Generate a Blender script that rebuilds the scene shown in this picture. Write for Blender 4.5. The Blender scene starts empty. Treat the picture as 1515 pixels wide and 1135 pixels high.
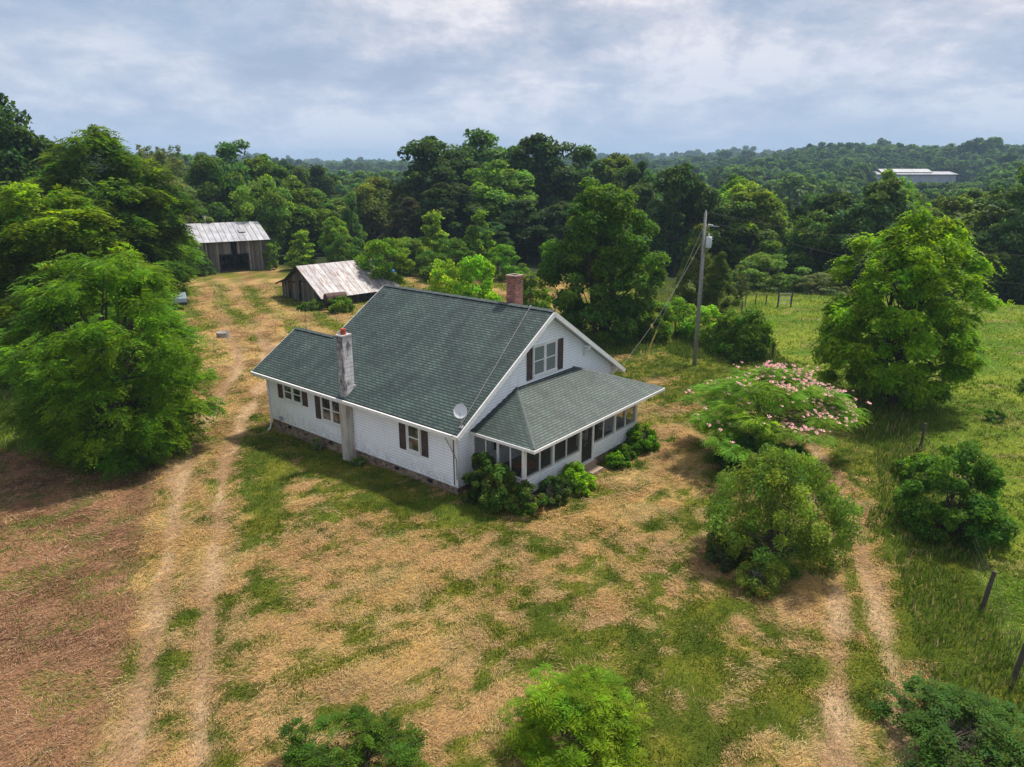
import bpy, math, random
import numpy as np
from mathutils import Matrix, Vector

R_ = np.random.RandomState(7)
random.seed(7)
rad = math.radians

# ------------------------------------------------------------------ noise
_T = np.random.RandomState(3).rand(8, 256, 256)

def vnoise(x, y, s=0):
    T = _T[s % 8]
    xi = np.floor(x).astype(int); yi = np.floor(y).astype(int)
    fx = x - xi; fy = y - yi
    fx = fx * fx * (3 - 2 * fx); fy = fy * fy * (3 - 2 * fy)
    a = T[xi & 255, yi & 255]; b = T[(xi + 1) & 255, yi & 255]
    c = T[xi & 255, (yi + 1) & 255]; d = T[(xi + 1) & 255, (yi + 1) & 255]
    return (a * (1 - fx) + b * fx) * (1 - fy) + (c * (1 - fx) + d * fx) * fy

def fbm(x, y, s=0, o=4):
    r = 0; a = .5; t = 0
    for i in range(o):
        r = r + a * vnoise(x + 17.3 * i, y - 9.1 * i, s + i); t += a
        a *= .5; x = x * 2.03; y = y * 2.03
    return r / t

def sstep(a, b, x):
    t = np.clip((x - a) / (b - a), 0, 1)
    return t * t * (3 - 2 * t)

# ------------------------------------------------------------------ terrain height (metres), yard about 0
E0 = np.array([-2.163, 26.345])
TH = 2.455
UX, UY = math.cos(TH), math.sin(TH)

def terrain(x, y):
    x = np.asarray(x, float); y = np.asarray(y, float)
    r = np.hypot(x, y); az = np.degrees(np.arctan2(x, y))
    du = (x - E0[0]) * UX + (y - E0[1]) * UY
    z = -.25 * (1 + np.tanh((du - 6) / 8))
    z = z + .12 * (fbm(x / 9, y / 9, 2, 3) - .5)
    edge = 104 - 30 * sstep(-6, 22, az)
    depth = 5 + 4.5 * sstep(-2, 22, az) + 4 * sstep(-10, -2, az)
    drop = sstep(0, 1, (r - edge) / 95)
    z = z - depth * drop
    # ground rises again to a rolling plateau
    up = sstep(260, 620, r)
    z = z + up * (depth * 1.0 - 4.0 * (1 - sstep(8, 24, az)) - 3 * sstep(-8, 4, -az))
    z = z + 9 * np.exp(-((az - 24) / 5.5) ** 2) * sstep(520, 720, r) * (1 - .6 * sstep(900, 1500, r))
    z = z + 2.5 * np.exp(-((az - 33.5) / 5) ** 2) * sstep(380, 560, r)
    z = z + sstep(200, 500, r) * 15 * (fbm(x / 210 + 3, y / 230, 4, 3) - .5)
    z = z - 10 * np.exp(-((az + 11.5) / 7.0) ** 2) * sstep(180, 400, r)
    z = z - 9 * sstep(900, 2200, r) + 75 * sstep(3500, 5600, r) * (fbm(x / 1500 + 9, y / 1500, 5, 3) - .12)
    return z

# ------------------------------------------------------------------ scene helpers
SC = bpy.context.scene
COL = SC.collection

def link(o, parent=None):
    COL.objects.link(o)
    if parent is not None:
        o.parent = parent
    return o

def tag(o, label=None, cat=None, group=None, kind=None):
    if label: o['label'] = label
    if cat: o['category'] = cat
    if group: o['group'] = group
    if kind: o['kind'] = kind
    return o

def empty(name, loc=(0, 0, 0), rz=0.0, label=None, cat=None, group=None):
    o = bpy.data.objects.new(name, None)
    o.empty_display_size = .3
    o.location = loc; o.rotation_euler = (0, 0, rz)
    link(o)
    return tag(o, label, cat, group)

class MB:
    """collects faces (with optional uv) and links them as ONE mesh object"""
    def __init__(s): s.v = []; s.f = []; s.uv = []
    def face(s, pts, uv=None):
        i = len(s.v); s.v += [tuple(p) for p in pts]
        s.f.append(tuple(range(i, i + len(pts))))
        s.uv += list(uv) if uv else [(0, 0)] * len(pts)
    def box(s, a, b, M=None):
        x0, y0, z0 = a; x1, y1, z1 = b
        P = [(x0,y0,z0),(x1,y0,z0),(x1,y1,z0),(x0,y1,z0),(x0,y0,z1),(x1,y0,z1),(x1,y1,z1),(x0,y1,z1)]
        if M is not None: P = [tuple(M @ Vector(p)) for p in P]
        for q in ((3,2,1,0),(4,5,6,7),(0,1,5,4),(1,2,6,5),(2,3,7,6),(3,0,4,7)):
            s.face([P[k] for k in q])
        return s
    def bar(s, p, q, w, h=None, up=(0, 0, 1)):
        """rectangular bar from p to q, width w (sideways) and height h"""
        p = Vector(p); q = Vector(q); h = h or w
        d = (q - p).normalized(); u = Vector(up)
        if abs(d.dot(u)) > .98: u = Vector((1, 0, 0))
        sx = d.cross(u).normalized(); sy = sx.cross(d).normalized()
        c = [(-w/2,-h/2),(w/2,-h/2),(w/2,h/2),(-w/2,h/2)]
        A = [p + sx*a + sy*b for a, b in c]; B = [q + sx*a + sy*b for a, b in c]
        s.face(A[::-1]); s.face(B)
        for k in range(4): s.face([A[k], A[(k+1)%4], B[(k+1)%4], B[k]])
        return s
    def tube(s, pts, r, n=8, cap=True):
        pts = [Vector(p) for p in pts]
        rs = r if isinstance(r, (list, tuple)) else [r]*len(pts)
        rings = []; prev = None
        for i, p in enumerate(pts):
            d = (pts[min(i+1, len(pts)-1)] - pts[max(i-1, 0)]).normalized()
            u = prev if prev is not None else (Vector((0,0,1)) if abs(d.z) < .9 else Vector((1,0,0)))
            sx = d.cross(u)
            if sx.length < 1e-4: sx = d.cross(Vector((.3, 1, .2)))
            sx.normalize(); sy = sx.cross(d).normalized(); prev = sy
            rings.append([p + (sx*math.cos(2*math.pi*k/n) + sy*math.sin(2*math.pi*k/n))*rs[i] for k in range(n)])
        base = len(s.v)
        for rg in rings: s.v += [tuple(q) for q in rg]
        for i in range(len(rings)-1):
            for k in range(n):
                s.f.append((base+i*n+k, base+i*n+(k+1)%n, base+(i+1)*n+(k+1)%n, base+(i+1)*n+k)); s.uv += [(0,0)]*4
        if cap:
            s.f.append(tuple(base+k for k in range(n))[::-1]); s.uv += [(0,0)]*n
            s.f.append(tuple(base+(len(rings)-1)*n+k for k in range(n))); s.uv += [(0,0)]*n
        return s
    def cyl(s, c, r0, r1, h, n=16, M=None):
        return s.tube([(c[0],c[1],c[2]), (c[0],c[1],c[2]+h)], [r0, r1], n)
    def build(s, name, mat, parent=None, smooth=False):
        me = bpy.data.meshes.new(name)
        me.from_pydata(s.v, [], s.f)
        ul = me.uv_layers.new(name='UVMap')
        flat = np.array(s.uv, dtype=np.float32).ravel()
        ul.data.foreach_set('uv', flat)
        if smooth: me.polygons.foreach_set('use_smooth', [True]*len(me.polygons))
        me.materials.append(mat); me.update()
        return link(bpy.data.objects.new(name, me), parent)

def np_mesh(name, V, F, mat, cols=None, smooth=False):
    """V (n,3), F (m,k) arrays -> mesh; cols (n,3) written as POINT colour 'col'"""
    me = bpy.data.meshes.new(name)
    n, m, k = len(V), len(F), F.shape[1]
    me.vertices.add(n); me.vertices.foreach_set('co', np.asarray(V, np.float32).ravel())
    me.loops.add(m*k); me.loops.foreach_set('vertex_index', np.asarray(F, np.int32).ravel())
    me.polygons.add(m)
    me.polygons.foreach_set('loop_start', np.arange(0, m*k, k, dtype=np.int32))
    me.polygons.foreach_set('loop_total', np.full(m, k, np.int32))
    if smooth: me.polygons.foreach_set('use_smooth', np.ones(m, bool))
    if cols is not None:
        a = me.color_attributes.new('col', 'FLOAT_COLOR', 'POINT')
        c4 = np.ones((n, 4), np.float32); c4[:, :cols.shape[1]] = cols
        a.data.foreach_set('color', c4.ravel())
    me.materials.append(mat); me.update(); me.validate()
    return me

# ------------------------------------------------------------------ material helpers
def new_mat(name):
    m = bpy.data.materials.new(name); m.use_nodes = True
    nt = m.node_tree; b = nt.nodes['Principled BSDF']
    return m, nt, b

def N(nt, t, **kw):
    n = nt.nodes.new(t)
    for k, v in kw.items(): setattr(n, k, v)
    return n

def ramp(nt, fac, stops, interp='LINEAR'):
    r = N(nt, 'ShaderNodeValToRGB'); r.color_ramp.interpolation = interp
    e = r.color_ramp.elements
    while len(e) < len(stops): e.new(.5)
    for i, (p, c) in enumerate(stops):
        e[i].position = p; e[i].color = (*c, 1) if len(c) == 3 else c
    nt.links.new(fac, r.inputs[0]); return r.outputs[0]

def noise(nt, vec, scale, detail=4, rough=.6, dist=0):
    n = N(nt, 'ShaderNodeTexNoise'); n.inputs['Scale'].default_value = scale
    n.inputs['Detail'].default_value = detail; n.inputs['Roughness'].default_value = rough
    n.inputs['Distortion'].default_value = dist
    if vec is not None: nt.links.new(vec, n.inputs['Vector'])
    return n.outputs['Fac']

def mixc(nt, fac, a, b, mode='MIX'):
    m = N(nt, 'ShaderNodeMix', data_type='RGBA', blend_type=mode)
    for s, v in ((0, fac), (6, a), (7, b)):
        if hasattr(v, 'links'): nt.links.new(v, m.inputs[s])
        elif s == 0: m.inputs[0].default_value = v
        else: m.inputs[s].default_value = (*v, 1)
    return m.outputs[2]

def mathn(nt, op, a, b=0.0, c=None, clamp=False):
    m = N(nt, 'ShaderNodeMath', operation=op, use_clamp=clamp)
    for i, v in enumerate((a, b) if c is None else (a, b, c)):
        if hasattr(v, 'links'): nt.links.new(v, m.inputs[i])
        else: m.inputs[i].default_value = v
    return m.outputs[0]

def mapping(nt, vec, scale=(1,1,1), loc=(0,0,0), rot=(0,0,0)):
    m = N(nt, 'ShaderNodeMapping')
    m.inputs['Scale'].default_value = scale; m.inputs['Location'].default_value = loc; m.inputs['Rotation'].default_value = rot
    nt.links.new(vec, m.inputs['Vector']); return m.outputs[0]

def bump(nt, b, h, strength=.4, dist=.02):
    n = N(nt, 'ShaderNodeBump'); n.inputs['Strength'].default_value = strength; n.inputs['Distance'].default_value = dist
    nt.links.new(h, n.inputs['Height']); nt.links.new(n.outputs[0], b.inputs['Normal'])

def simple(name, col, rough=.6, metal=0.0, var=.25, scale=6, spec=.4):
    """colour with a patchy noise variation"""
    m, nt, b = new_mat(name)
    tc = N(nt, 'ShaderNodeTexCoord').outputs['Object']
    f = noise(nt, tc, scale, 5, .65)
    lo = tuple(c*(1-var) for c in col); hi = tuple(min(1, c*(1+var)) for c in col)
    c = ramp(nt, f, [(.3, lo), (.7, hi)])
    nt.links.new(c, b.inputs['Base Color'])
    b.inputs['Roughness'].default_value = rough; b.inputs['Metallic'].default_value = metal
    b.inputs['Specular IOR Level'].default_value = spec
    bump(nt, b, f, .15, .01)
    return m

# -- white lap siding, slight grime low down and in streaks
def mat_siding():
    m, nt, b = new_mat('white_siding')
    tc = N(nt, 'ShaderNodeTexCoord').outputs['Object']
    f = noise(nt, mapping(nt, tc, (1, 1, .35)), 3.0, 6, .7)
    c = ramp(nt, f, [(.25, (.82, .85, .90)), (.5, (.88, .90, .94)), (.8, (.90, .92, .96))])
    sp = noise(nt, tc, 14, 3, .6)
    sep = N(nt, 'ShaderNodeSeparateXYZ'); nt.links.new(tc, sep.inputs[0])
    low = N(nt, 'ShaderNodeMapRange'); low.inputs[1].default_value = 1.1; low.inputs[2].default_value = .2
    nt.links.new(sep.outputs[2], low.inputs[0])
    big = noise(nt, tc, 1.1, 2, .5)
    d = mathn(nt, 'MULTIPLY', mathn(nt, 'MULTIPLY', low.outputs[0], mathn(nt, 'GREATER_THAN', sp, .57)), mathn(nt, 'GREATER_THAN', big, .47))
    c = mixc(nt, mathn(nt, 'MULTIPLY', d, .75), c, (.16, .17, .19))
    # lap shadow lines painted into the colour, and faint runs below the eave
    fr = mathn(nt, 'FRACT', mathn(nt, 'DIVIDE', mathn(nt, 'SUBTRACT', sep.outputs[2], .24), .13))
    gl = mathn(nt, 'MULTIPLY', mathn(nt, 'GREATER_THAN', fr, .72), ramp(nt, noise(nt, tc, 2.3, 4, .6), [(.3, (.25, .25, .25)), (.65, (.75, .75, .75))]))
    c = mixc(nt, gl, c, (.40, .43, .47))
    ms = mathn(nt, 'MULTIPLY', low.outputs[0], ramp(nt, noise(nt, mapping(nt, tc, (2, 2, 1)), 3.0, 5, .7), [(.42, (0, 0, 0)), (.75, (.75, .75, .75))]))
    c = mixc(nt, ms, c, (.42, .34, .27))
    runs = ramp(nt, noise(nt, mapping(nt, tc, (5, 5, .35)), 2.0, 4, .6), [(.56, (0, 0, 0)), (.72, (.35, .35, .35))])
    c = mixc(nt, runs, c, (.50, .52, .50))
    nt.links.new(c, b.inputs['Base Color']); b.inputs['Roughness'].default_value = .5
    return m

def mat_shingle():
    m, nt, b = new_mat('green_shingle')
    uv = N(nt, 'ShaderNodeUVMap').outputs[0]
    wob = noise(nt, uv, 1.4, 2, .5)
    wv = N(nt, 'ShaderNodeCombineXYZ'); nt.links.new(mathn(nt, 'MULTIPLY', mathn(nt, 'SUBTRACT', wob, .5), .06), wv.inputs[1])
    va = N(nt, 'ShaderNodeVectorMath', operation='ADD'); nt.links.new(uv, va.inputs[0]); nt.links.new(wv.outputs[0], va.inputs[1])
    br = N(nt, 'ShaderNodeTexBrick'); nt.links.new(va.outputs[0], br.inputs['Vector'])
    br.inputs['Scale'].default_value = 1; br.inputs['Brick Width'].default_value = .31; br.inputs['Row Height'].default_value = .145
    br.inputs['Mortar Size'].default_value = .018; br.inputs['Mortar Smooth'].default_value = .3; br.inputs['Bias'].default_value = 0
    br.inputs['Color1'].default_value = (.044, .082, .073, 1); br.inputs['Color2'].default_value = (.078, .126, .112, 1)
    br.inputs['Mortar'].default_value = (.007, .012, .012, 1)
    # a darker line on the butt of each course
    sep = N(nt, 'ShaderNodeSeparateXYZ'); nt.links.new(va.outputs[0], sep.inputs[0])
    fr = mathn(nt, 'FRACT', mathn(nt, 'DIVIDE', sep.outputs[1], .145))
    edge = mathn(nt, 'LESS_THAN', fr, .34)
    f1 = noise(nt, uv, .55, 5, .6); f2 = noise(nt, mapping(nt, uv, (1, .15, 1)), 2.2, 4, .6); f3 = noise(nt, uv, 45, 2, .5)
    c = mixc(nt, 1.0, br.outputs['Color'], ramp(nt, f1, [(.32, (.52, .53, .56)), (.5, (.95, .95, .95)), (.68, (1.28, 1.26, 1.2))]), 'MULTIPLY')
    c = mixc(nt, 1.0, c, ramp(nt, f2, [(.35, (.68, .68, .70)), (.68, (1.22, 1.20, 1.14))]), 'MULTIPLY')
    c = mixc(nt, 1.0, c, ramp(nt, f3, [(.3, (.75, .75, .75)), (.7, (1.25, 1.25, 1.25))]), 'MULTIPLY')
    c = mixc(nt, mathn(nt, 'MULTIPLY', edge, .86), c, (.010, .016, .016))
    # lichen specks
    sp = mathn(nt, 'GREATER_THAN', noise(nt, uv, 3.1, 3, .55), .735)
    c = mixc(nt, mathn(nt, 'MULTIPLY', sp, .5), c, (.20, .24, .22))
    # black weathering patches
    bw = ramp(nt, noise(nt, mapping(nt, uv, (1, 1, 1), (5, 3, 0)), .38, 4, .6), [(.60, (0, 0, 0)), (.76, (1, 1, 1))])
    c = mixc(nt, mathn(nt, 'MULTIPLY', bw, .6), c, (.014, .018, .018))
    nt.links.new(c, b.inputs['Base Color']); b.inputs['Roughness'].default_value = .62
    b.inputs['Specular IOR Level'].default_value = .5
    h = mathn(nt, 'ADD', mathn(nt, 'MULTIPLY', mathn(nt, 'SUBTRACT', 1.0, fr), .9), mathn(nt, 'MULTIPLY', f3, .35))
    bump(nt, b, h, .6, .012)
    return m

def mat_stone():
    m, nt, b = new_mat('field_stone')
    tc = N(nt, 'ShaderNodeTexCoord').outputs['Object']
    v = N(nt, 'ShaderNodeTexVoronoi'); v.inputs['Scale'].default_value = 4.2; nt.links.new(mapping(nt, tc, (1, 1, 1.9)), v.inputs['Vector'])
    sep = N(nt, 'ShaderNodeSeparateColor'); nt.links.new(v.outputs['Color'], sep.inputs[0])
    c = ramp(nt, sep.outputs[0], [(0, (.10, .065, .045)), (.35, (.24, .13, .08)), (.6, (.36, .26, .17)), (.85, (.16, .13, .11)), (1, (.30, .17, .10))])
    e = N(nt, 'ShaderNodeTexVoronoi', feature='DISTANCE_TO_EDGE'); e.inputs['Scale'].default_value = 4.2
    nt.links.new(mapping(nt, tc, (1, 1, 1.9)), e.inputs['Vector'])
    c = mixc(nt, mathn(nt, 'LESS_THAN', e.outputs[0], .05), c, (.22, .20, .18))
    c = mixc(nt, 1.0, c, ramp(nt, noise(nt, tc, 9, 4), [(.3, (.6, .6, .6)), (.7, (1.2, 1.2, 1.2))]), 'MULTIPLY')
    nt.links.new(c, b.inputs['Base Color']); b.inputs['Roughness'].default_value = .9
    bump(nt, b, e.outputs[0], .6, .05)
    return m

def mat_brick():
    m, nt, b = new_mat('red_brick')
    uv = N(nt, 'ShaderNodeUVMap').outputs[0]
    br = N(nt, 'ShaderNodeTexBrick'); nt.links.new(uv, br.inputs['Vector'])
    br.inputs['Scale'].default_value = 1; br.inputs['Brick Width'].default_value = .22; br.inputs['Row Height'].default_value = .075
    br.inputs['Mortar Size'].default_value = .009; br.inputs['Mortar Smooth'].default_value = .2
    br.inputs['Color1'].default_value = (.42, .12, .075, 1); br.inputs['Color2'].default_value = (.16, .055, .045, 1)
    br.inputs['Mortar'].default_value = (.38, .32, .28, 1)
    c = mixc(nt, 1.0, br.outputs['Color'], ramp(nt, noise(nt, uv, 6, 4), [(.3, (.6, .6, .6)), (.7, (1.3, 1.3, 1.3))]), 'MULTIPLY')
    nt.links.new(c, b.inputs['Base Color']); b.inputs['Roughness'].default_value = .9
    bump(nt, b, mathn(nt, 'SUBTRACT', 1.0, br.outputs['Fac']), .6, .01)
    return m

def mat_block(upper):
    """painted concrete block, flaking and sooty (upper) or rendered with rust runs (lower)"""
    m, nt, b = new_mat('painted_block_' + ('flue' if upper else 'stack'))
    uv = N(nt, 'ShaderNodeUVMap').outputs[0]
    tc = N(nt, 'ShaderNodeTexCoord').outputs['Object']
    if upper:
        c = ramp(nt, noise(nt, mapping(nt, tc, (2, 2, .8)), 1.7, 5, .65), [(.32, (.16, .145, .15)), (.40, (.38, .35, .34)), (.46, (.74, .72, .72)), (.7, (.84, .82, .82))])
        br = N(nt, 'ShaderNodeTexBrick'); nt.links.new(uv, br.inputs['Vector'])
        br.inputs['Scale'].default_value = 1; br.inputs['Brick Width'].default_value = .40; br.inputs['Row Height'].default_value = .2
        br.inputs['Mortar Size'].default_value = .01; br.inputs['Color1'].default_value = (1,1,1,1); br.inputs['Color2'].default_value = (.86,.84,.86,1)
        br.inputs['Mortar'].default_value = (.5, .47, .48, 1)
        c = mixc(nt, 1.0, c, br.outputs['Color'], 'MULTIPLY')
        # soot: heavier towards the top and on the weather face (a stain, not shade)
        sep = N(nt, 'ShaderNodeSeparateXYZ'); nt.links.new(tc, sep.inputs[0])
        t = N(nt, 'ShaderNodeMapRange'); t.inputs[1].default_value = 4.6; t.inputs[2].default_value = 5.7; nt.links.new(sep.outputs[2], t.inputs[0])
        yy = N(nt, 'ShaderNodeMapRange'); yy.inputs[1].default_value = .20; yy.inputs[2].default_value = .12; nt.links.new(sep.outputs[1], yy.inputs[0])
        s = mathn(nt, 'ADD', mathn(nt, 'MULTIPLY', t.outputs[0], .28), mathn(nt, 'MULTIPLY', yy.outputs[0], .62))
        s = mathn(nt, 'MULTIPLY', s, ramp(nt, noise(nt, mapping(nt, tc, (4, 4, .9)), 3, 5, .7), [(.35, (.25, .25, .25)), (.55, (1.1, 1.1, 1.1))]))
        c = mixc(nt, mathn(nt, 'MINIMUM', s, .9), c, (.035, .032, .036))
    else:
        c = ramp(nt, noise(nt, mapping(nt, tc, (3, 3, .6)), 2.2, 6, .7), [(.3, (.26, .24, .21)), (.5, (.46, .43, .38)), (.75, (.60, .57, .52))])
        r = ramp(nt, noise(nt, mapping(nt, tc, (4, 4, .5)), 1.7, 4, .6), [(.56, (0, 0, 0)), (.68, (1, 1, 1))])
        sep = N(nt, 'ShaderNodeSeparateXYZ'); nt.links.new(tc, sep.inputs[0])
        t = N(nt, 'ShaderNodeMapRange'); t.inputs[1].default_value = .9; t.inputs[2].default_value = 2.4; nt.links.new(sep.outputs[2], t.inputs[0])
        c = mixc(nt, mathn(nt, 'MULTIPLY', r, mathn(nt, 'MULTIPLY', t.outputs[0], .8)), c, (.34, .17, .055))
    nt.links.new(c, b.inputs['Base Color']); b.inputs['Roughness'].default_value = .85
    bump(nt, b, noise(nt, tc, 22, 4), .3, .01)
    return m

def mat_wood(name, dark=1.0, plank=.18, axis=0):
    """weathered vertical boards: uv x across the boards in metres"""
    m, nt, b = new_mat(name)
    uv = N(nt, 'ShaderNodeUVMap').outputs[0]
    sep = N(nt, 'ShaderNodeSeparateXYZ'); nt.links.new(uv, sep.inputs[0])
    q = mathn(nt, 'DIVIDE', sep.outputs[0], plank)
    idx = mathn(nt, 'FLOOR', q); fr = mathn(nt, 'FRACT', q)
    wn = N(nt, 'ShaderNodeTexWhiteNoise', noise_dimensions='1D'); nt.links.new(idx, wn.inputs['W'])
    D = dark
    c = ramp(nt, wn.outputs['Value'], [(0, (.055*D, .048*D, .045*D)), (.4, (.13*D, .115*D, .105*D)), (.75, (.21*D, .19*D, .175*D)), (1, (.31*D, .29*D, .27*D))])
    c = mixc(nt, 1.0, c, ramp(nt, noise(nt, mapping(nt, uv, (9, .8, 1)), 2, 5, .7), [(.3, (.5, .5, .5)), (.7, (1.35, 1.35, 1.35))]), 'MULTIPLY')
    gap = mathn(nt, 'LESS_THAN', fr, .11)
    c = mixc(nt, gap, c, (.006, .006, .006))
    c = mixc(nt, ramp(nt, noise(nt, uv, .7, 3), [(.58, (0,0,0)), (.7, (.6,.6,.6))]), c, (.10*D, .055*D, .03*D))
    nt.links.new(c, b.inputs['Base Color']); b.inputs['Roughness'].default_value = .9
    bump(nt, b, mathn(nt, 'SUBTRACT', 1.0, gap), .7, .02)
    return m

def mat_tin(name, base=(.62, .63, .66), rust=.5, pitch=.6):
    """standing seam / corrugated roofing, uv x along the eave in metres"""
    m, nt, b = new_mat(name)
    uv = N(nt, 'ShaderNodeUVMap').outputs[0]
    sep = N(nt, 'ShaderNodeSeparateXYZ'); nt.links.new(uv, sep.inputs[0])
    q = mathn(nt, 'DIVIDE', sep.outputs[0], pitch); fr = mathn(nt, 'FRACT', q)
    wn = N(nt, 'ShaderNodeTexWhiteNoise', noise_dimensions='1D'); nt.links.new(mathn(nt, 'FLOOR', q), wn.inputs['W'])
    f = noise(nt, mapping(nt, uv, (1, .5, 1)), 1.6, 5, .65)
    lo = tuple(.55*c for c in base)
    c = ramp(nt, f, [(.3, lo), (.6, base)])
    c = mixc(nt, 1.0, c, ramp(nt, wn.outputs['Value'], [(0, (.78,.78,.80)), (1, (1.08,1.08,1.06))]), 'MULTIPLY')
    r1 = ramp(nt, noise(nt, mapping(nt, uv, (2.2, .55, 1), (3, 1, 0)), 1.5, 6, .75), [(.60 - .12*rust, (0,0,0)), (.70 - .12*rust, (1,1,1))])
    c = mixc(nt, mathn(nt, 'MULTIPLY', r1, .75*min(1, rust*1.6)), c, (.16, .075, .045))
    seam = mathn(nt, 'LESS_THAN', fr, .10)
    c = mixc(nt, mathn(nt, 'MULTIPLY', seam, .9), c, (.07, .06, .06))
    nt.links.new(c, b.inputs['Base Color']); b.inputs['Roughness'].default_value = .5; b.inputs['Metallic'].default_value = .15
    w = mathn(nt, 'SINE', mathn(nt, 'MULTIPLY', sep.outputs[0], 2*math.pi/.15))
    bump(nt, b, mathn(nt, 'ADD', mathn(nt, 'MULTIPLY', seam, -1.0), mathn(nt, 'MULTIPLY', w, .3)), .4, .03)
    return m

def mat_leaf():
    """one leaf material for all plants: colour = object colour x per leaf tone"""
    m, nt, b = new_mat('leaf')
    oi = N(nt, 'ShaderNodeObjectInfo'); at = N(nt, 'ShaderNodeAttribute', attribute_name='col')
    c = mixc(nt, 1.0, oi.outputs['Color'], at.outputs['Color'], 'MULTIPLY')
    hs = N(nt, 'ShaderNodeHueSaturation'); nt.links.new(c, hs.inputs['Color'])
    nt.links.new(mathn(nt, 'MULTIPLY_ADD', oi.outputs['Random'], .75, .66), hs.inputs['Value'])
    nt.links.new(mathn(nt, 'MULTIPLY_ADD', oi.outputs['Random'], -.014, .510), hs.inputs['Hue'])
    c = hs.outputs[0]
    nt.links.new(c, b.inputs['Base Color']); b.inputs['Roughness'].default_value = .55
    b.inputs['Specular IOR Level'].default_value = .10
    tr = N(nt, 'ShaderNodeBsdfTranslucent')
    tcol = mixc(nt, 1.0, c, (1.75, 1.75, .5), 'MULTIPLY'); nt.links.new(tcol, tr.inputs['Color'])
    mx = N(nt, 'ShaderNodeMixShader'); mx.inputs[0].default_value = .46
    nt.links.new(b.outputs[0], mx.inputs[1]); nt.links.new(tr.outputs[0], mx.inputs[2])
    nt.links.new(mx.outputs[0], nt.nodes['Material Output'].inputs['Surface'])
    return m

def mat_blade():
    m, nt, b = new_mat('grass_blade')
    at = N(nt, 'ShaderNodeAttribute', attribute_name='col')
    nt.links.new(at.outputs['Color'], b.inputs['Base Color']); b.inputs['Roughness'].default_value = .7
    b.inputs['Specular IOR Level'].default_value = .2
    tr = N(nt, 'ShaderNodeBsdfTranslucent'); nt.links.new(at.outputs['Color'], tr.inputs['Color'])
    mx = N(nt, 'ShaderNodeMixShader'); mx.inputs[0].default_value = .3
    nt.links.new(b.outputs[0], mx.inputs[1]); nt.links.new(tr.outputs[0], mx.inputs[2])
    nt.links.new(mx.outputs[0], nt.nodes['Material Output'].inputs['Surface'])
    return m

def mat_ground():
    m, nt, b = new_mat('ground_soil_and_sward')
    at = N(nt, 'ShaderNodeAttribute', attribute_name='col')
    tc = N(nt, 'ShaderNodeTexCoord').outputs['Object']
    f1 = noise(nt, tc, 5.5, 6, .8); f2 = noise(nt, mapping(nt, tc, (1, 1, 1), (0, 0, 0), (0, 0, .5)), 22, 4, .75)
    st = noise(nt, mapping(nt, tc, (3, 14, 1), (0, 0, 0), (0, 0, .9)), 2.2, 5, .75)
    c = mixc(nt, 1.0, at.outputs['Color'], ramp(nt, f1, [(.3, (.5, .52, .5)), (.52, (1, 1, 1)), (.72, (1.4, 1.36, 1.3))]), 'MULTIPLY')
    c = mixc(nt, 1.0, c, ramp(nt, f2, [(.3, (.55, .55, .55)), (.7, (1.4, 1.4, 1.4))]), 'MULTIPLY')
    c = mixc(nt, 1.0, c, ramp(nt, st, [(.3, (.7, .72, .7)), (.7, (1.25, 1.22, 1.2))]), 'MULTIPLY')
    nt.links.new(c, b.inputs['Base Color']); b.inputs['Roughness'].default_value = .95
    b.inputs['Specular IOR Level'].default_value = .1
    bump(nt, b, mathn(nt, 'ADD', f1, mathn(nt, 'MULTIPLY', f2, .5)), .8, .08)
    return m

def mat_glass():
    m, nt, b = new_mat('window_glass')
    tc = N(nt, 'ShaderNodeTexCoord').outputs['Object']
    c = ramp(nt, noise(nt, tc, 1.7, 2), [(.42, (.012, .013, .015)), (.52, (.05, .05, .055)), (.60, (.16, .15, .14))])
    nt.links.new(c, b.inputs['Base Color'])
    b.inputs['Roughness'].default_value = .08; b.inputs['Specular IOR Level'].default_value = .8
    return m

def mat_blind():
    m, nt, b = new_mat('blind_behind_glass')
    tc = N(nt, 'ShaderNodeTexCoord').outputs['Object']
    w = N(nt, 'ShaderNodeTexWave', wave_type='BANDS', bands_direction='Z'); w.inputs['Scale'].default_value = 4.5; w.inputs['Distortion'].default_value = .6
    nt.links.new(tc, w.inputs['Vector'])
    nt.links.new(ramp(nt, w.outputs['Fac'], [(.2, (.09, .11, .115)), (.8, (.26, .30, .31))]), b.inputs['Base Color'])
    b.inputs['Roughness'].default_value = .12; b.inputs['Specular IOR Level'].default_value = .7
    return m

def mat_screen():
    m, nt, b = new_mat('insect_screen')
    b.inputs['Base Color'].default_value = (.03, .032, .034, 1); b.inputs['Roughness'].default_value = .5
    tr = N(nt, 'ShaderNodeBsdfTransparent'); mx = N(nt, 'ShaderNodeMixShader'); mx.inputs[0].default_value = .20
    nt.links.new(tr.outputs[0], mx.inputs[1]); nt.links.new(b.outputs[0], mx.inputs[2])
    nt.links.new(mx.outputs[0], nt.nodes['Material Output'].inputs['Surface'])
    return m

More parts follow.
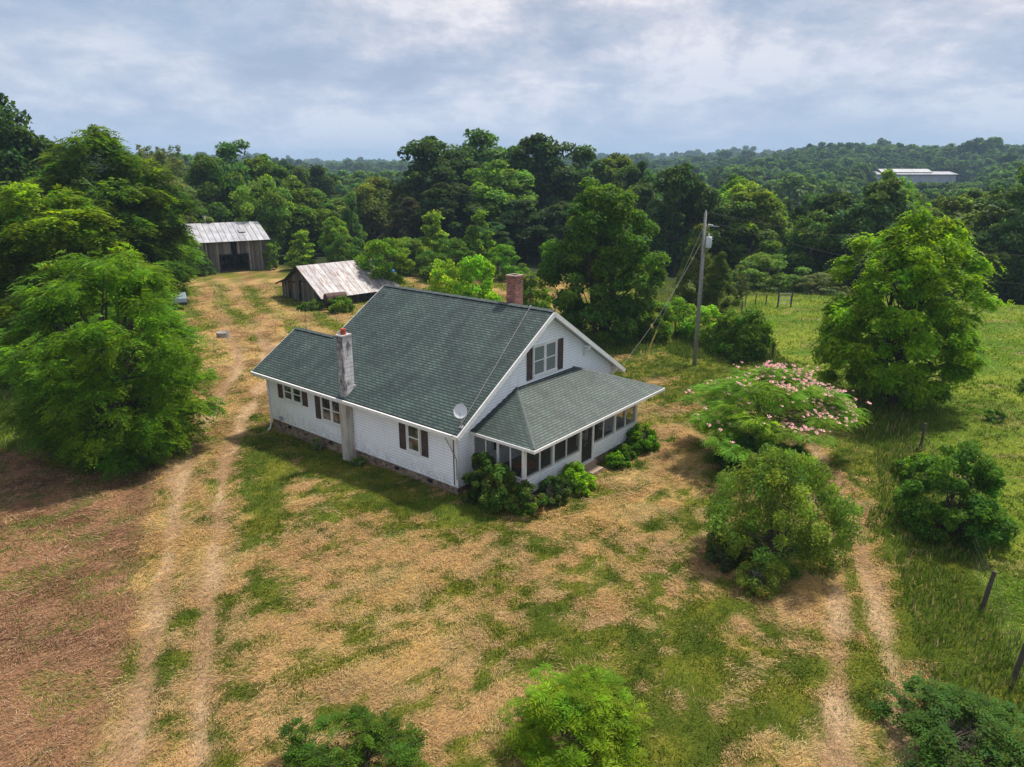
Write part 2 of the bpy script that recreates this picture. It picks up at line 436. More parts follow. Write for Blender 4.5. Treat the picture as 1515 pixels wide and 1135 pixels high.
MAT = dict(
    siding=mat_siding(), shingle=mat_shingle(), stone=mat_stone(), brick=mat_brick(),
    flue=mat_block(True), stack=mat_block(False), leaf=mat_leaf(), blade=mat_blade(), ground=mat_ground(),
    glass=mat_glass(), blind=mat_blind(), screen=mat_screen(),
    trim=simple('white_trim', (.74, .74, .73), .55, var=.12), soffit=simple('soffit_paint', (.66, .67, .67), .6, var=.1),
    shutter=simple('brown_shutter', (.085, .058, .052), .6, var=.45, scale=9),
    ridge=simple('ridge_cap', (.075, .095, .09), .7, var=.35, scale=7),
    redcap=simple('red_clay_flue', (.38, .07, .045), .8), mortar=simple('mortar_cap', (.42, .40, .38), .9),
    steel=simple('galvanised_steel', (.42, .43, .44), .45, .6), darkm=simple('dark_metal', (.07, .065, .06), .55, .4),
    dish=simple('dish_grey', (.62, .64, .68), .4, var=.06), cable=simple('cable_sheath', (.20, .19, .18), .6),
    drum=simple('rusty_drum', (.075, .038, .032), .7, .2, var=.5, scale=3),
    pole=simple('weathered_pole', (.23, .225, .215), .85, var=.35, scale=8),
    post=simple('fence_post', (.075, .06, .05), .9, var=.4, scale=10),
    concrete=simple('concrete', (.30, .28, .26), .9, var=.3), floorb=simple('porch_boards', (.22, .21, .20), .7),
    bark=simple('bark', (.075, .06, .048), .95, var=.45, scale=12), palebark=simple('pale_bark', (.16, .14, .12), .9, var=.4, scale=12),
    bluetank=simple('blue_grey_tarp', (.22, .30, .40), .6), blueglass=simple('blue_glass', (.03, .20, .50), .1, var=.1),
    yellow=simple('yellow_guard', (.60, .45, .03), .5), tfm=simple('transformer_paint', (.52, .56, .62), .45, var=.1),
    black=simple('black_void', (.012, .011, .010), .9), stepc=simple('step_board', (.34, .25, .18), .85),
    cloth=simple('faded_cushion', (.35, .12, .06), .9), pink=simple('mimosa_flower', (.88, .46, .45), .7, var=.3, scale=3),
    wood=mat_wood('weathered_boards', 1.15), wood2=mat_wood('barn_boards', 1.35, .22),
    tin=mat_tin('shed_tin', (.42, .40, .41), .85, .62), tin2=mat_tin('barn_tin', (.50, .50, .54), .12, .75),
    arena=simple('arena_wall', (.38, .42, .48), .6), tin3=mat_tin('arena_tin', (.40, .41, .44), .0, 3.0), dirtfloor=simple('earth_floor', (.10, .075, .055), .95),
)

# ------------------------------------------------------------------ what grows or lies where (world metres)
def seg_dist(x, y, pts):
    d = np.full(np.shape(x), 1e9)
    for (x0, y0), (x1, y1) in zip(pts[:-1], pts[1:]):
        vx, vy = x1-x0, y1-y0
        t = np.clip(((x-x0)*vx + (y-y0)*vy)/(vx*vx+vy*vy), 0, 1)
        d = np.minimum(d, np.hypot(x-x0-t*vx, y-y0-t*vy))
    return d

RUT_L = [(-8.4, 10), (-8.9, 13.2), (-10.0, 16.3), (-11.4, 20.1), (-13.0, 24.7), (-15.0, 29.7), (-16.3, 33.9), (-17.2, 38.0), (-18.1, 42.4), (-18.9, 47.1), (-20.5, 51.7), (-25.0, 61.2), (-29.3, 70.6), (-33.8, 80.9), (-37.0, 89.7)]
RUT_R = [(-6.3, 10), (-7.2, 13.2), (-8.4, 16.3), (-10.2, 21.3), (-12.2, 27.0), (-13.8, 32.1), (-14.8, 36.9), (-15.7, 41.8), (-16.4, 46.2), (-18.0, 51.7), (-22.1, 59.8), (-26.1, 68.9), (-31.4, 80.9), (-34.4, 89.7)]
TRK_A = [(6.5, 11), (7.3, 12.9), (8.7, 15.9), (10.0, 18.9), (10.8, 21.2), (11.8, 24.5), (12.6, 28.2), (13.3, 31.2), (14.2, 35.9)]
TRK_B = [(8.1, 11), (9.0, 12.9), (9.9, 15.1), (10.9, 17.9), (11.9, 20.8), (13.1, 24.5), (13.9, 28.2), (14.6, 32.1), (15.3, 35.9)]
FENCE = [(11.5, 11), (12.2, 12.9), (13.2, 15.7), (14.4, 18.9), (16.2, 23.5), (17.5, 26.9), (19.5, 31.7), (20.1, 37.0), (18.3, 48.5), (22.9, 69.9)]

def ln_side(x, y, pts):
    """signed x-distance to a polyline given as x over y (positive = right of it)"""
    ys = np.array([p[1] for p in pts]); xs = np.array([p[0] for p in pts])
    return x - np.interp(y, ys, xs)

def zones(x, y):
    x = np.asarray(x, float); y = np.asarray(y, float)
    n1 = fbm(x/3.1, y/3.1, 0, 5); n2 = fbm(x/9 + 5, y/9, 1, 4)
    # mown swaths: streaks along the mowing direction
    a = .55; xr = x*math.cos(a) + y*math.sin(a); yr = -x*math.sin(a) + y*math.cos(a)
    st = .5*fbm(xr/7.0, yr/.75, 3, 4) + .5*fbm(xr/4.0 + 3, yr/1.6, 5, 3)
    n3 = fbm(x/1.1, y/1.1, 5, 4)
    dry = .49 + .7*(n1 - .5) + .5*(n2 - .5) + 1.7*(st - .5) + .8*(n3 - .5) + 1.2*(fbm(x/.42, y/.42, 1, 3) - .5)
    du = (x - E0[0])*UX + (y - E0[1])*UY; dv = (x - E0[0])*UY - (y - E0[1])*UX
    # greener strip along the shaded side of the house
    hs = sstep(-3.6, -1.2, dv)*(1 - sstep(.8, 2, dv))*sstep(-3, 0, du)*(1 - sstep(15, 20, du))
    dry = dry - .50*hs
    # bare sandy strip before the porch
    pf = np.exp(-((du + 5.5)/2.2)**2)*sstep(-2, 2, dv)*(1 - sstep(12, 16, dv)); dry = dry + .35*pf
    # green bank right of the drive
    r = ln_side(x, y, RUT_R); gb = np.exp(-((r - 1.8)/.9)**2)*sstep(18, 21, y)*(1 - sstep(31, 34, y)); dry = dry - .75*gb
    # greener towards the lower middle
    dry = dry - .20*np.exp(-((x - 3.5)/5)**2 - ((y - 15)/3.6)**2)
    # back lawn: mow stripes
    bl = sstep(50, 58, y)*(1 - sstep(14, 20, x))
    st2 = .5 + .5*np.sin((x*.80 + y*.42)*2.1 + 5*n2)
    dry = dry*(1 - bl) + bl*(.24 + .46*st2 + .9*(n1 - .5) + .8*(n3 - .5))
    # lawn between house and pole: green
    gl = sstep(7, 12, x)*sstep(34, 44, y); dry = dry - .55*gl
    rs = ln_side(x, y, FENCE)
    ta = ln_side(x, y, TRK_A); tb = ln_side(x, y, TRK_B)
    dry = dry - .42*sstep(.2, .5, ta)*sstep(.2, .5, -tb)*(y < 40) - .30*sstep(.3, 1.0, tb)*(rs < 0)*(y < 40)
    past = sstep(-.4, .8, rs)*(y < 76)
    verge = sstep(-2.2, -.8, rs + .5*(n1-.5))*(1 - past)
    dry = dry - .8*past - .55*verge
    lush = np.clip(past, 0, 1)
    brown = (1 - sstep(-1.7, .1, ln_side(x, y, RUT_L) + 2.2*(n2 - .5) + 1.2*(n3 - .5)))*(1 - sstep(28.5, 31.5, y + .12*x))
    dl = np.minimum(seg_dist(x, y, RUT_L), seg_dist(x, y, RUT_R) )
    w = .36 + .6*(n1 - .5) + .3*(n3 - .5)
    dirt = 1 - sstep(w*.45, w*1.7, dl + .6*(fbm(x/1.3, y/1.3, 6, 3) - .5))
    dirt = dirt*(1 - .75*sstep(52, 62, y))
    dt = np.minimum(seg_dist(x, y, TRK_A), seg_dist(x, y, TRK_B))
    dirt = np.maximum(dirt, (1 - sstep(.05, .50, dt + .7*(fbm(x/1.3, y/1.3, 6, 3) - .5))))
    near = 1 - sstep(3.0, 5.5, np.abs((ln_side(x, y, RUT_L) + ln_side(x, y, RUT_R))/2))
    dry = dry + .30*near*(y < 60)
    r0 = np.hypot(x, y); az = np.degrees(np.arctan2(x, y))
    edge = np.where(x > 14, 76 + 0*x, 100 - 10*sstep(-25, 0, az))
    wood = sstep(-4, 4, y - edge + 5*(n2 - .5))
    wood = np.maximum(wood, sstep(46, 50, y)*sstep(-3, 1, -x - 26 - (y - 40)*.2)*0)
    lw = sstep(0, 4, -(x + 14.5) - (y - 29)*.42 + 2*(n2-.5))*sstep(29.5, 32, y + .1*x)*(1 - sstep(60, 66, y)) # rough grass left of the drive
    return np.clip(dry, 0, 1), np.clip(dirt, 0, 1), lush, np.clip(brown, 0, 1), np.clip(wood, 0, 1), np.clip(lw, 0, 1)

def surf(x, y):
    """terrain with the yard's small humps, hay rows and wheel ruts"""
    x = np.asarray(x, float); y = np.asarray(y, float); r = np.hypot(x, y)
    a = .55; xr = x*math.cos(a) + y*math.sin(a); yr = -x*math.sin(a) + y*math.cos(a)
    h = .16*(fbm(x/.75, y/.75, 1, 3) - .5) + .22*(fbm(xr/6.0, yr/.9, 5, 3) - .5)
    dr = np.minimum(np.minimum(seg_dist(x, y, RUT_L), seg_dist(x, y, RUT_R)), np.minimum(seg_dist(x, y, TRK_A), seg_dist(x, y, TRK_B)))
    h = h*sstep(.2, .9, dr) - .10*(1 - sstep(.15, .75, dr))
    du = (x - E0[0])*UX + (y - E0[1])*UY; dv = (x - E0[0])*UY - (y - E0[1])*UX
    keep = 1 - (sstep(-3.5, -2.6, du)*(1 - sstep(14, 15, du))*sstep(-.5, .2, dv)*(1 - sstep(12.4, 13, dv)))
    return terrain(x, y) + h*(1 - sstep(60, 80, r))*keep

def lerp(a, b, t):
    return a*(1 - t[..., None]) + np.asarray(b)*t[..., None]

def ground_colour(x, y):
    dry, dirt, lush, brown, wood, lw = zones(x, y)
    n = fbm(x/.9, y/.9, 2, 3)
    sh = np.shape(x) + (3,)
    g = lerp(np.broadcast_to(np.array([.070, .100, .012]), sh), [.165, .170, .020], sstep(.3, .7, n))
    tan = lerp(np.broadcast_to(np.array([.21, .120, .048]), sh), [.49, .330, .130], sstep(.3, .7, fbm(x/1.7, y/1.7, 5, 3)))
    tan = lerp(tan, [.38, .225, .115], .5*sstep(.38, .66, fbm(x/3.7 + 9, y/3.7, 6, 3)))
    c = lerp(g, tan, sstep(.12, .85, dry))
    lushc = lerp(np.broadcast_to(np.array([.085, .165, .012]), sh), [.20, .245, .026], sstep(.35, .7, fbm(x/4, y/2.2, 4, 4)))
    bare = sstep(.67, .72, fbm(x/3.3, y/1.6, 7, 3))
    lushc = lerp(lushc, [.26, .19, .09], bare*.5)
    c = lerp(c, lushc, lush)
    br = lerp(np.broadcast_to(np.array([.130, .062, .036]), sh), [.31, .170, .092], sstep(.3, .72, fbm(x/1.6, y/1.6, 1, 4)))
    br = lerp(br, [.075, .045, .030], .75*sstep(.50, .68, fbm(x/2.9, y/4.5, 3, 4)))
    br = lerp(br, [.085, .125, .020], .7*sstep(.60, .68, fbm(x/1.2, y/1.2, 6, 3)))
    c = lerp(c, br, brown)
    c = lerp(c, [.060, .095, .018], lw)
    c = lerp(c, lerp(np.broadcast_to(np.array([.31, .190, .105]), sh), [.46, .315, .190], sstep(.35, .7, fbm(x/.8, y/2.1, 3, 4))), dirt)
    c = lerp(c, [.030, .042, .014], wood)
    return c

def axis(lo, hi, a, b, step, grow=1.09):
    mid = list(np.arange(a, b, step)); r = [mid[-1]]; s = step
    while r[-1] < hi: s *= grow; r.append(r[-1] + s)
    l = [a]; s = step
    while l[-1] > lo: s *= grow; l.append(l[-1] - s)
    return np.array(l[::-1][:-1] + mid + r[1:])

XS = axis(-7000, 7000, -30, 34, .24, 1.07)
YS = axis(-60, 8000, 10, 62, .24, 1.05)
gx, gy = np.meshgrid(XS, YS)
gz = surf(gx, gy)
nx, ny = len(XS), len(YS)
V = np.stack([gx, gy, gz], -1).reshape(-1, 3)
ii = (np.arange(ny-1)[:, None]*nx + np.arange(nx-1)[None, :]).ravel()
F = np.stack([ii, ii+1, ii+nx+1, ii+nx], -1)
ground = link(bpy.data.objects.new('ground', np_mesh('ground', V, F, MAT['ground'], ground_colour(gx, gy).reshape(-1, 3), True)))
tag(ground, kind='structure')

# ------------------------------------------------------------------ hay, stubble and grass blades
def in_house(x, y):
    du = (x - E0[0])*UX + (y - E0[1])*UY; dv = (x - E0[0])*UY - (y - E0[1])*UX
    return ((du > .3) & (du < 14.0) & (dv > .35) & (dv < 12.4)) | ((du > -2.4) & (du < .5) & (dv > 1.2) & (dv < 10.2))

def blades(n, rmin, rmax, size, seed, name, azl=40, xs=None, keep=None):
    rs = np.random.RandomState(seed)
    r = np.sqrt(rs.rand(n)*(rmax**2 - rmin**2) + rmin**2); a = np.radians(rs.uniform(-azl, azl, n))
    x = r*np.sin(a); y = r*np.cos(a)
    ok = ~in_house(x, y)
    x = x[ok]; y = y[ok]; r = r[ok]
    dry, dirt, lush, brown, wood, lw = zones(x, y)
    p = 1 - .72*dirt
    ok = rs.rand(len(x)) < p
    x, y, r, dry, dirt, lush, brown, lw = (q[ok] for q in (x, y, r, dry, dirt, lush, brown, lw))
    n = len(x)
    isdry = rs.rand(n) < sstep(.10, .84, dry)
    isdry = np.where(brown > .5, rs.rand(n) < np.where(fbm(x/1.9, y/1.9, 4, 3) > .60, .35, .90), isdry); isdry = np.where((lush > .5) | (lw > .5), rs.rand(n) < .05, isdry)
    s = size*(.6 + .8*rs.rand(n))*(.5 + .5*r/max(rmin, 15))**.5
    # local combing of the hay: neighbouring strands lie roughly alike
    th = 2*math.pi*fbm(x/2.3, y/2.3, 2, 3)*1.6 + rs.normal(0, .55, n)
    dx, dy = np.cos(th), np.sin(th)
    up = np.where(isdry, rs.uniform(.02, .28, n), rs.uniform(.5, 1.3, n))
    ln = s*np.where(isdry, rs.uniform(.5, 1.6, n), rs.uniform(.45, .85, n))
    ln = ln*np.where(lw > .5, 1.7, 1)
    wd = s*np.where(isdry, .060, .085)
    z = surf(x, y)
    b = np.stack([x, y, z + .012 + np.where(isdry, rs.uniform(0, .05, n), -.01)], -1)
    d = np.stack([dx, dy, up], -1); d /= np.linalg.norm(d, axis=1)[:, None]
    sd = np.stack([-dy, dx, rs.uniform(-.5, .5, n)], -1); sd /= np.linalg.norm(sd, axis=1)[:, None]
    v0 = b - sd*wd[:, None]; v1 = b + sd*wd[:, None]; v2 = b + d*ln[:, None]
    v2[:, 2] -= np.where(isdry, 0, 0)
    col = np.where(isdry[:, None], np.array([.46, .285, .115]), np.array([.145, .195, .014]))
    h1 = sstep(.35, .68, fbm(x/1.4, y/1.4, 4, 4))[:, None]; h2 = sstep(.38, .66, fbm(x/3.7 + 9, y/3.7, 6, 3))[:, None]
    col = np.where(isdry[:, None], np.array([.50, .325, .115])*(1 - h1) + np.array([.43, .335, .15])*h1, col)
    col = np.where(isdry[:, None], col*(1 - .5*h2) + .5*h2*np.array([.44, .265, .135]), col)
    brc = np.array([.34, .190, .105])
    col = np.where((isdry & (brown > .5))[:, None], brc, col)
    lushc = np.array([.19, .27, .020]); col = np.where(((~isdry) & (lush > .5))[:, None], lushc, col)
    k = (rs.uniform(.30, 1.0, n)**1.2*1.75)[:, None]; warm = rs.uniform(-1, 1, n)[:, None]
    col = col*k*(1 + warm*np.array([.10, 0, -.12]))
    pale = (rs.rand(n) < .07)[:, None] & isdry[:, None]
    col = np.where(pale, np.array([.60, .46, .28])*rs.uniform(.7, 1.1, n)[:, None], col)
    V = np.concatenate([v0[:, None], v1[:, None], v2[:, None]], 1).reshape(-1, 3)
    C = np.repeat(col, 3, 0)
    F = np.arange(3*n).reshape(-1, 3)
    return V, F, C

parts = [blades(390000, 12.6, 27, .10, 11, '', 44), blades(260000, 27, 48, .15, 12, ''), blades(110000, 48, 90, .34, 13, '', 38)]
off = 0; VV = []; FF = []; CC = []
for v, f, c in parts:
    VV.append(v); FF.append(f + off); CC.append(c); off += len(v)
grass = link(bpy.data.objects.new('mown_grass', np_mesh('mown_grass', np.concatenate(VV), np.concatenate(FF), MAT['blade'], np.concatenate(CC))))
tag(grass, 'mown hay and short grass blades strewn over the yard and pasture', 'grass', kind='stuff')

# ------------------------------------------------------------------ the farmhouse (local x out through the porch, y across the gable)
HZ = TH - math.pi
house = empty('farmhouse', (E0[0], E0[1], 0), HZ, 'white sided farmhouse with a green shingle roof and a screened hip roofed porch', 'house')
ZE, ZR, W_, L_, LW = 2.769, 6.791, 12.751, 11.32, 14.67
SL = (ZR - ZE)/(W_/2)

def hpt(x, y, z):
    """house point -> world"""
    c, s = math.cos(HZ), math.sin(HZ)
    return Vector((E0[0] + x*c - y*s, E0[1] + x*s + y*c, z))

def siding(mb, p0, d, out, lo, hi, z0, z1, row=.13):
    """lap boards: p0 + d*t for t in lo(z)..hi(z)"""
    p0 = Vector(p0); d = Vector(d); out = Vector(out); z = z0
    while z < z1 - 1e-4:
        zt = min(z + row, z1)
        a, b, a2, b2 = lo(z), hi(z), lo(zt), hi(zt)
        if b > a + .02:
            if b2 < a2: a2 = b2 = (a2 + b2)/2
            P = lambda t, zz, o: p0 + d*t + out*o + Vector((0, 0, zz))
            mb.face([P(a, z, .034), P(b, z, .034), P(b2, zt, .004), P(a2, zt, .004)])
            mb.face([P(a, z, 0), P(b, z, 0), P(b, z, .034), P(a, z, .034)])
        z = zt
    return mb

K = lambda v: (lambda z: v)
mb = MB()
# long near wall with its corner at the gable, wing end wall, gable wall, rear walls
siding(mb, (-14.0, .45, 0), (1, 0, 0), (0, -1, 0), K(0), K(13.55), .24, 2.66)
roof_y = lambda z: (z - ZE + .16)/SL           # y where the roof underside passes height z
siding(mb, (-.45, 0, 0), (0, 1, 0), (1, 0, 0), lambda z: max(.45, roof_y(z)), lambda z: min(12.3, W_ - roof_y(z)), .24, ZR - .2)
WW = 2.844
siding(mb, (-14.0, 0, 0), (0, 1, 0), (-1, 0, 0), lambda z: max(.45, roof_y(z)), lambda z: min(5.25, 2*WW - roof_y(z)), .24, ZE + SL*WW - .2)
siding(mb, (-10.87, 0, 0), (0, 1, 0), (-1, 0, 0), lambda z: max(.45, roof_y(z)), lambda z: min(12.3, W_ - roof_y(z)), .24, ZR - .2)
siding(mb, (-10.87, 12.3, 0), (1, 0, 0), (0, 1, 0), K(0), K(10.42), .24, 2.66)
siding(mb, (-14.0, 5.25, 0), (1, 0, 0), (0, 1, 0), K(0), K(3.13), .24, 2.66)
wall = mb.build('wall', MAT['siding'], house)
mb = MB()
for x0, x1, y0, y1 in ((-14.0, -.45, .45, .53), (-.53, -.45, .53, 12.3), (-14.0, -13.92, .53, 5.25), (-10.87, -10.79, 5.25, 12.3), (-10.79, -.53, 12.22, 12.3)):
    mb.box((x0 + .012, y0 + .012, .18), (x1 - .012, y1 - .012, 2.6))
mb.build('wall_core', MAT['trim'], house)
mb = MB()
for x0, x1, y0, y1 in ((-13.97, -.5, .49, .8), (-.8, -.5, .8, 12.25), (-13.97, -13.7, .8, 5.2), (-10.8, -10.5, 5.2, 12.2), (-10.5, -.8, 11.95, 12.2)):
    mb.box((x0, y0, -.9), (x1, y1, .235))
mb.build('foundation', MAT['stone'], house)
# dark crawl vents in the stone foundation
for x in (-12.6, -9.2, -4.4, -2.3): MB().box((x, .478, -.06), (x + .30, .495, .09)).build('crawl_vent', MAT['black'], house)

def slab(mb, top, uv, t=.11):
    top = [Vector(p) for p in top]; bot = [p - Vector((0, 0, t)) for p in top]
    mb.face(top, uv); mb.face(bot[::-1], uv[::-1])
    n = len(top)
    for k in range(n):
        mb.face([top[k], bot[k], bot[(k+1) % n], top[(k+1) % n]], [(0, 0), (0, 0), (.05, 0), (.05, 0)])
    return mb

QL = math.sqrt(1 + SL*SL)
def near(x, y): return (x, y, ZE + SL*y)
mb = MB()
p = [near(-LW, 0), near(0, 0), near(0, W_/2), near(-L_, W_/2), near(-L_, WW), near(-LW, WW)]
slab(mb, p, [(q[0], q[1]*QL) for q in p])
p = [(0, W_/2, ZR), (0, W_, ZE), (-L_, W_, ZE), (-L_, W_/2, ZR)]
slab(mb, p, [(-q[0], (W_ - q[1])*QL) for q in p])
wr = ZE + SL*WW
p = [(-L_ + .001, WW, wr), (-L_ + .001, 2*WW, ZE), (-LW, 2*WW, ZE), (-LW, WW, wr)]
slab(mb, p, [(-q[0], (2*WW - q[1])*QL) for q in p])
roof = mb.build('roof', MAT['shingle'], house)
mb = MB()
def cap(a, b, w=.14):
    """folded ridge caps"""
    a = Vector(a); b = Vector(b); d = b - a; n = max(1, int(d.length/.3)); dn = d.normalized()
    s = dn.cross(Vector((0, 0, 1))).normalized()
    for i in range(n):
        p = a + d*(i/n); q = a + d*((i+1)/n) + dn*.03
        l = .012 + .01*(i % 2); dz = Vector((0, 0, .03 + l)); e = Vector((0, 0, -w*.5 + l + .02))
        mb.face([p + dz, q + dz, q + s*w + e, p + s*w + e]); mb.face([q + dz, p + dz, p - s*w + e, q - s*w + e])
cap((-L_, W_/2, ZR), (0, W_/2, ZR)); mb.build('ridge_cap', MAT['ridge'], house)
mb = MB(); cap((-LW, WW, wr), (-L_ - .05, WW, wr)); mb.build('ridge_cap', MAT['ridge'], house)

# fascia, rakes, gutters, soffits
mb = MB()
mb.box((-LW, -.10, ZE - .17), (.02, -.012, ZE - .03))                      # gutter of the near eave
mb.box((-LW, -.012, ZE - .24), (.0, .02, ZE - .11))
mb.box((-L_, W_ - .02, ZE - .26), (0, W_ + .04, ZE - .08))
for (a, b) in (((.03, -.02, ZE - .15), (.03, W_/2, ZR - .135)), ((.03, W_ + .02, ZE - .15), (.03, W_/2, ZR - .135))):
    mb.bar(a, b, .06, .20)
for (a, b) in (((-LW - .03, -.02, ZE - .13), (-LW - .03, WW, wr - .115)), ((-LW - .03, 2*WW, ZE - .13), (-LW - .03, WW, wr - .115)), ((-L_ - .03, WW + .05, wr - .08), (-L_ - .03, W_/2, ZR - .115)), ((-L_ - .03, W_, ZE - .13), (-L_ - .03, W_/2, ZR - .115))):
    mb.bar(a, b, .05, .16)
mb.box((-.49, .40, .24), (-.40, .49, 2.7)); mb.box((-14.05, .40, .24), (-13.96, .49, 2.66)); mb.box((-.49, 12.26, .24), (-.40, 12.35, 2.9))
mb.build('trim', MAT['trim'], house)
mb = MB()
mb.box((-LW + .02, .02, ZE - .14 - .02), (-.02, .45, ZE - .145 + .005))
for s in (0, 1):
    y0, y1 = (0, W_/2) if s == 0 else (W_, W_/2)
    mb.face([(.0, y0, ZE - .125), (-.44, y0, ZE - .125), (-.44, y1, ZR - .125), (.0, y1, ZR - .125)])
mb.build('soffit', MAT['soffit'], house)
for y in (9.45, 12.05, 6.375):                                             # knee brackets under the rake
    z = ZR - SL*abs(y - W_/2) - .26
    m2 = MB().bar((-.45, y, z - .62), (-.45, y, z), .09, .09).bar((-.45, y, z - .04), (.0, y, z - .04), .09, .09).bar((-.43, y, z - .58), (-.04, y, z - .08), .08, .08)
    m2.build('bracket', MAT['trim'], house)

def window(axis_, a0, a1, z0, z1, n, parent, off, blind=False):
    """a bank of n double hung sashes. axis_ 'x': on a wall facing -y at y=off; 'y': on the gable facing +x at x=off"""
    def B(mb, a, b, z, zz, d0, d1):
        d0 += .03 if d0 > 0 else 0; d1 += .03
        if axis_ == 'x': mb.box((a, off - d1, z), (b, off - d0, zz))
        else: mb.box((off + d0, a, z), (off + d1, b, zz))
    fr = MB(); t = .075
    B(fr, a0 - t, a1 + t, z1, z1 + .09, .0, .05); B(fr, a0 - t - .03, a1 + t + .03, z0 - .07, z0, .0, .08)
    w = (a1 - a0)/n
    for i in range(n + 1):
        c = a0 + i*w; h = t if i in (0, n) else .06
        lo, hi = (c - h, c + .0) if i == 0 else ((c, c + h) if i == n else (c - h, c + h))
        B(fr, lo, hi, z0, z1, .0, .05)
    win = fr.build('window', MAT['trim'], parent)
    gl = MB(); sa = MB()
    for i in range(n):
        l = a0 + i*w + (.06 if i else 0); r = a0 + (i+1)*w - (.06 if i < n-1 else 0); zm = (z0 + z1)/2
        B(gl, l + .03, r - .03, z0 + .03, z1 - .03, .015, .022)
        B(sa, l, l + .035, z0, z1, .012, .034); B(sa, r - .035, r, z0, z1, .012, .034)
        B(sa, l + .035, r - .035, z0, z0 + .04, .012, .034); B(sa, l + .035, r - .035, z1 - .035, z1, .012, .034)
        B(sa, l + .035, r - .035, zm - .025, zm + .025, .012, .036)
    gl.build('pane', MAT['blind' if blind else 'glass'], win); sa.build('sash', MAT['trim'], win)
    return win

def shutter(axis_, a0, a1, z0, z1, off):
    m = MB()
    def B(a, b, z, zz, d0, d1):
        d0 += .014; d1 += .014
        if axis_ == 'x': m.box((a, off - d1, z), (b, off - d0, zz))
        else: m.box((off + d0, a, z), (off + d1, b, zz))
    B(a0, a0 + .04, z0, z1, .024, .055); B(a1 - .04, a1, z0, z1, .024, .055)
    B(a0 + .04, a1 - .04, z0, z0 + .05, .024, .052); B(a0 + .04, a1 - .04, z1 - .05, z1, .024, .052); zm = (z0 + z1)/2
    B(a0 + .04, a1 - .04, zm - .03, zm + .03, .024, .052)
    z = z0 + .06
    while z < z1 - .07:
        B(a0 + .04, a1 - .04, z, z + .035, .024, .042); z += .055
    B(a0 + .03, a1 - .03, z0 + .03, z1 - .03, .022, .028)
    return m.build('shutter', MAT['shutter'], house)

window('x', -12.50, -11.08, 1.62, 2.40, 2, house, .45)
shutter('x', -13.05, -12.66, 1.56, 2.46, .45); shutter('x', -10.96, -10.56, 1.56, 2.46, .45)
window('x', -9.38, -7.92, 1.20, 2.40, 2, house, .45)
shutter('x', -9.92, -9.53, 1.14, 2.46, .45)
window('x', -3.32, -2.66, 1.20, 2.40, 1, house, .45)
shutter('x', -3.88, -3.50, 1.12, 2.46, .45); shutter('x', -2.50, -2.12, 1.12, 2.46, .45)
window('y', 5.46, 7.10, 3.90, 5.22, 2, house, -.45, True)
shutter('y', 4.95, 5.32, 3.78, 5.24, -.45); shutter('y', 7.28, 7.68, 3.78, 5.26, -.45)

# block chimney on the near wall
def uvbox(mb, a, b):
    x0, y0, z0 = a; x1, y1, z1 = b
    mb.face([(x0,y0,z0),(x1,y0,z0),(x1,y0,z1),(x0,y0,z1)], [(x0,z0),(x1,z0),(x1,z1),(x0,z1)])
    mb.face([(x1,y0,z0),(x1,y1,z0),(x1,y1,z1),(x1,y0,z1)], [(y0+.1,z0),(y1+.1,z0),(y1+.1,z1),(y0+.1,z1)])
    mb.face([(x1,y1,z0),(x0,y1,z0),(x0,y1,z1),(x1,y1,z1)], [(x1,z0),(x0,z0),(x0,z1),(x1,z1)])
    mb.face([(x0,y1,z0),(x0,y0,z0),(x0,y0,z1),(x0,y1,z1)], [(y1,z0),(y0,z0),(y0,z1),(y1,z1)])
    mb.face([(x0,y0,z1),(x1,y0,z1),(x1,y1,z1),(x0,y1,z1)]); mb.face([(x0,y1,z0),(x1,y1,z0),(x1,y0,z0),(x0,y0,z0)])
    return mb
ch = uvbox(MB(), (-7.50, .10, 2.55), (-7.10, .66, 5.66)).build('block_chimney', MAT['flue'], house)
tag(ch, 'tall painted block chimney streaked black with soot')
uvbox(MB(), (-7.56, .04, -.8), (-7.06, .47, 2.53)).build('stack_base', MAT['stack'], ch)
MB().box((-7.53, .07, 5.66), (-7.07, .69, 5.72)).build('mortar_cap', MAT['mortar'], ch)
MB().tube([(-7.3, .38, 5.70), (-7.3, .38, 5.98)], [.13, .12], 14).build('clay_flue', MAT['redcap'], ch)
MB().box((-7.55, .61, 3.02), (-7.06, .74, 3.30)).build('flashing', MAT['steel'], ch)
# brick chimney through the rear slope
ch = uvbox(MB(), (-3.05, 6.72, 5.9), (-2.50, 7.27, 7.95)).build('brick_chimney', MAT['brick'], house)
m = MB()
for a, b in (((-3.09, 6.68, 7.95), (-2.46, 6.80, 8.06)), ((-3.09, 7.19, 7.95), (-2.46, 7.31, 8.06)), ((-3.09, 6.80, 7.95), (-2.97, 7.19, 8.06)), ((-2.58, 6.80, 7.95), (-2.46, 7.19, 8.06))): uvbox(m, a, b)
m.build('chimney_crown', MAT['brick'], ch)
MB().box((-2.96, 6.81, 7.93), (-2.59, 7.18, 7.96)).build('flue_opening', MAT['black'], ch)

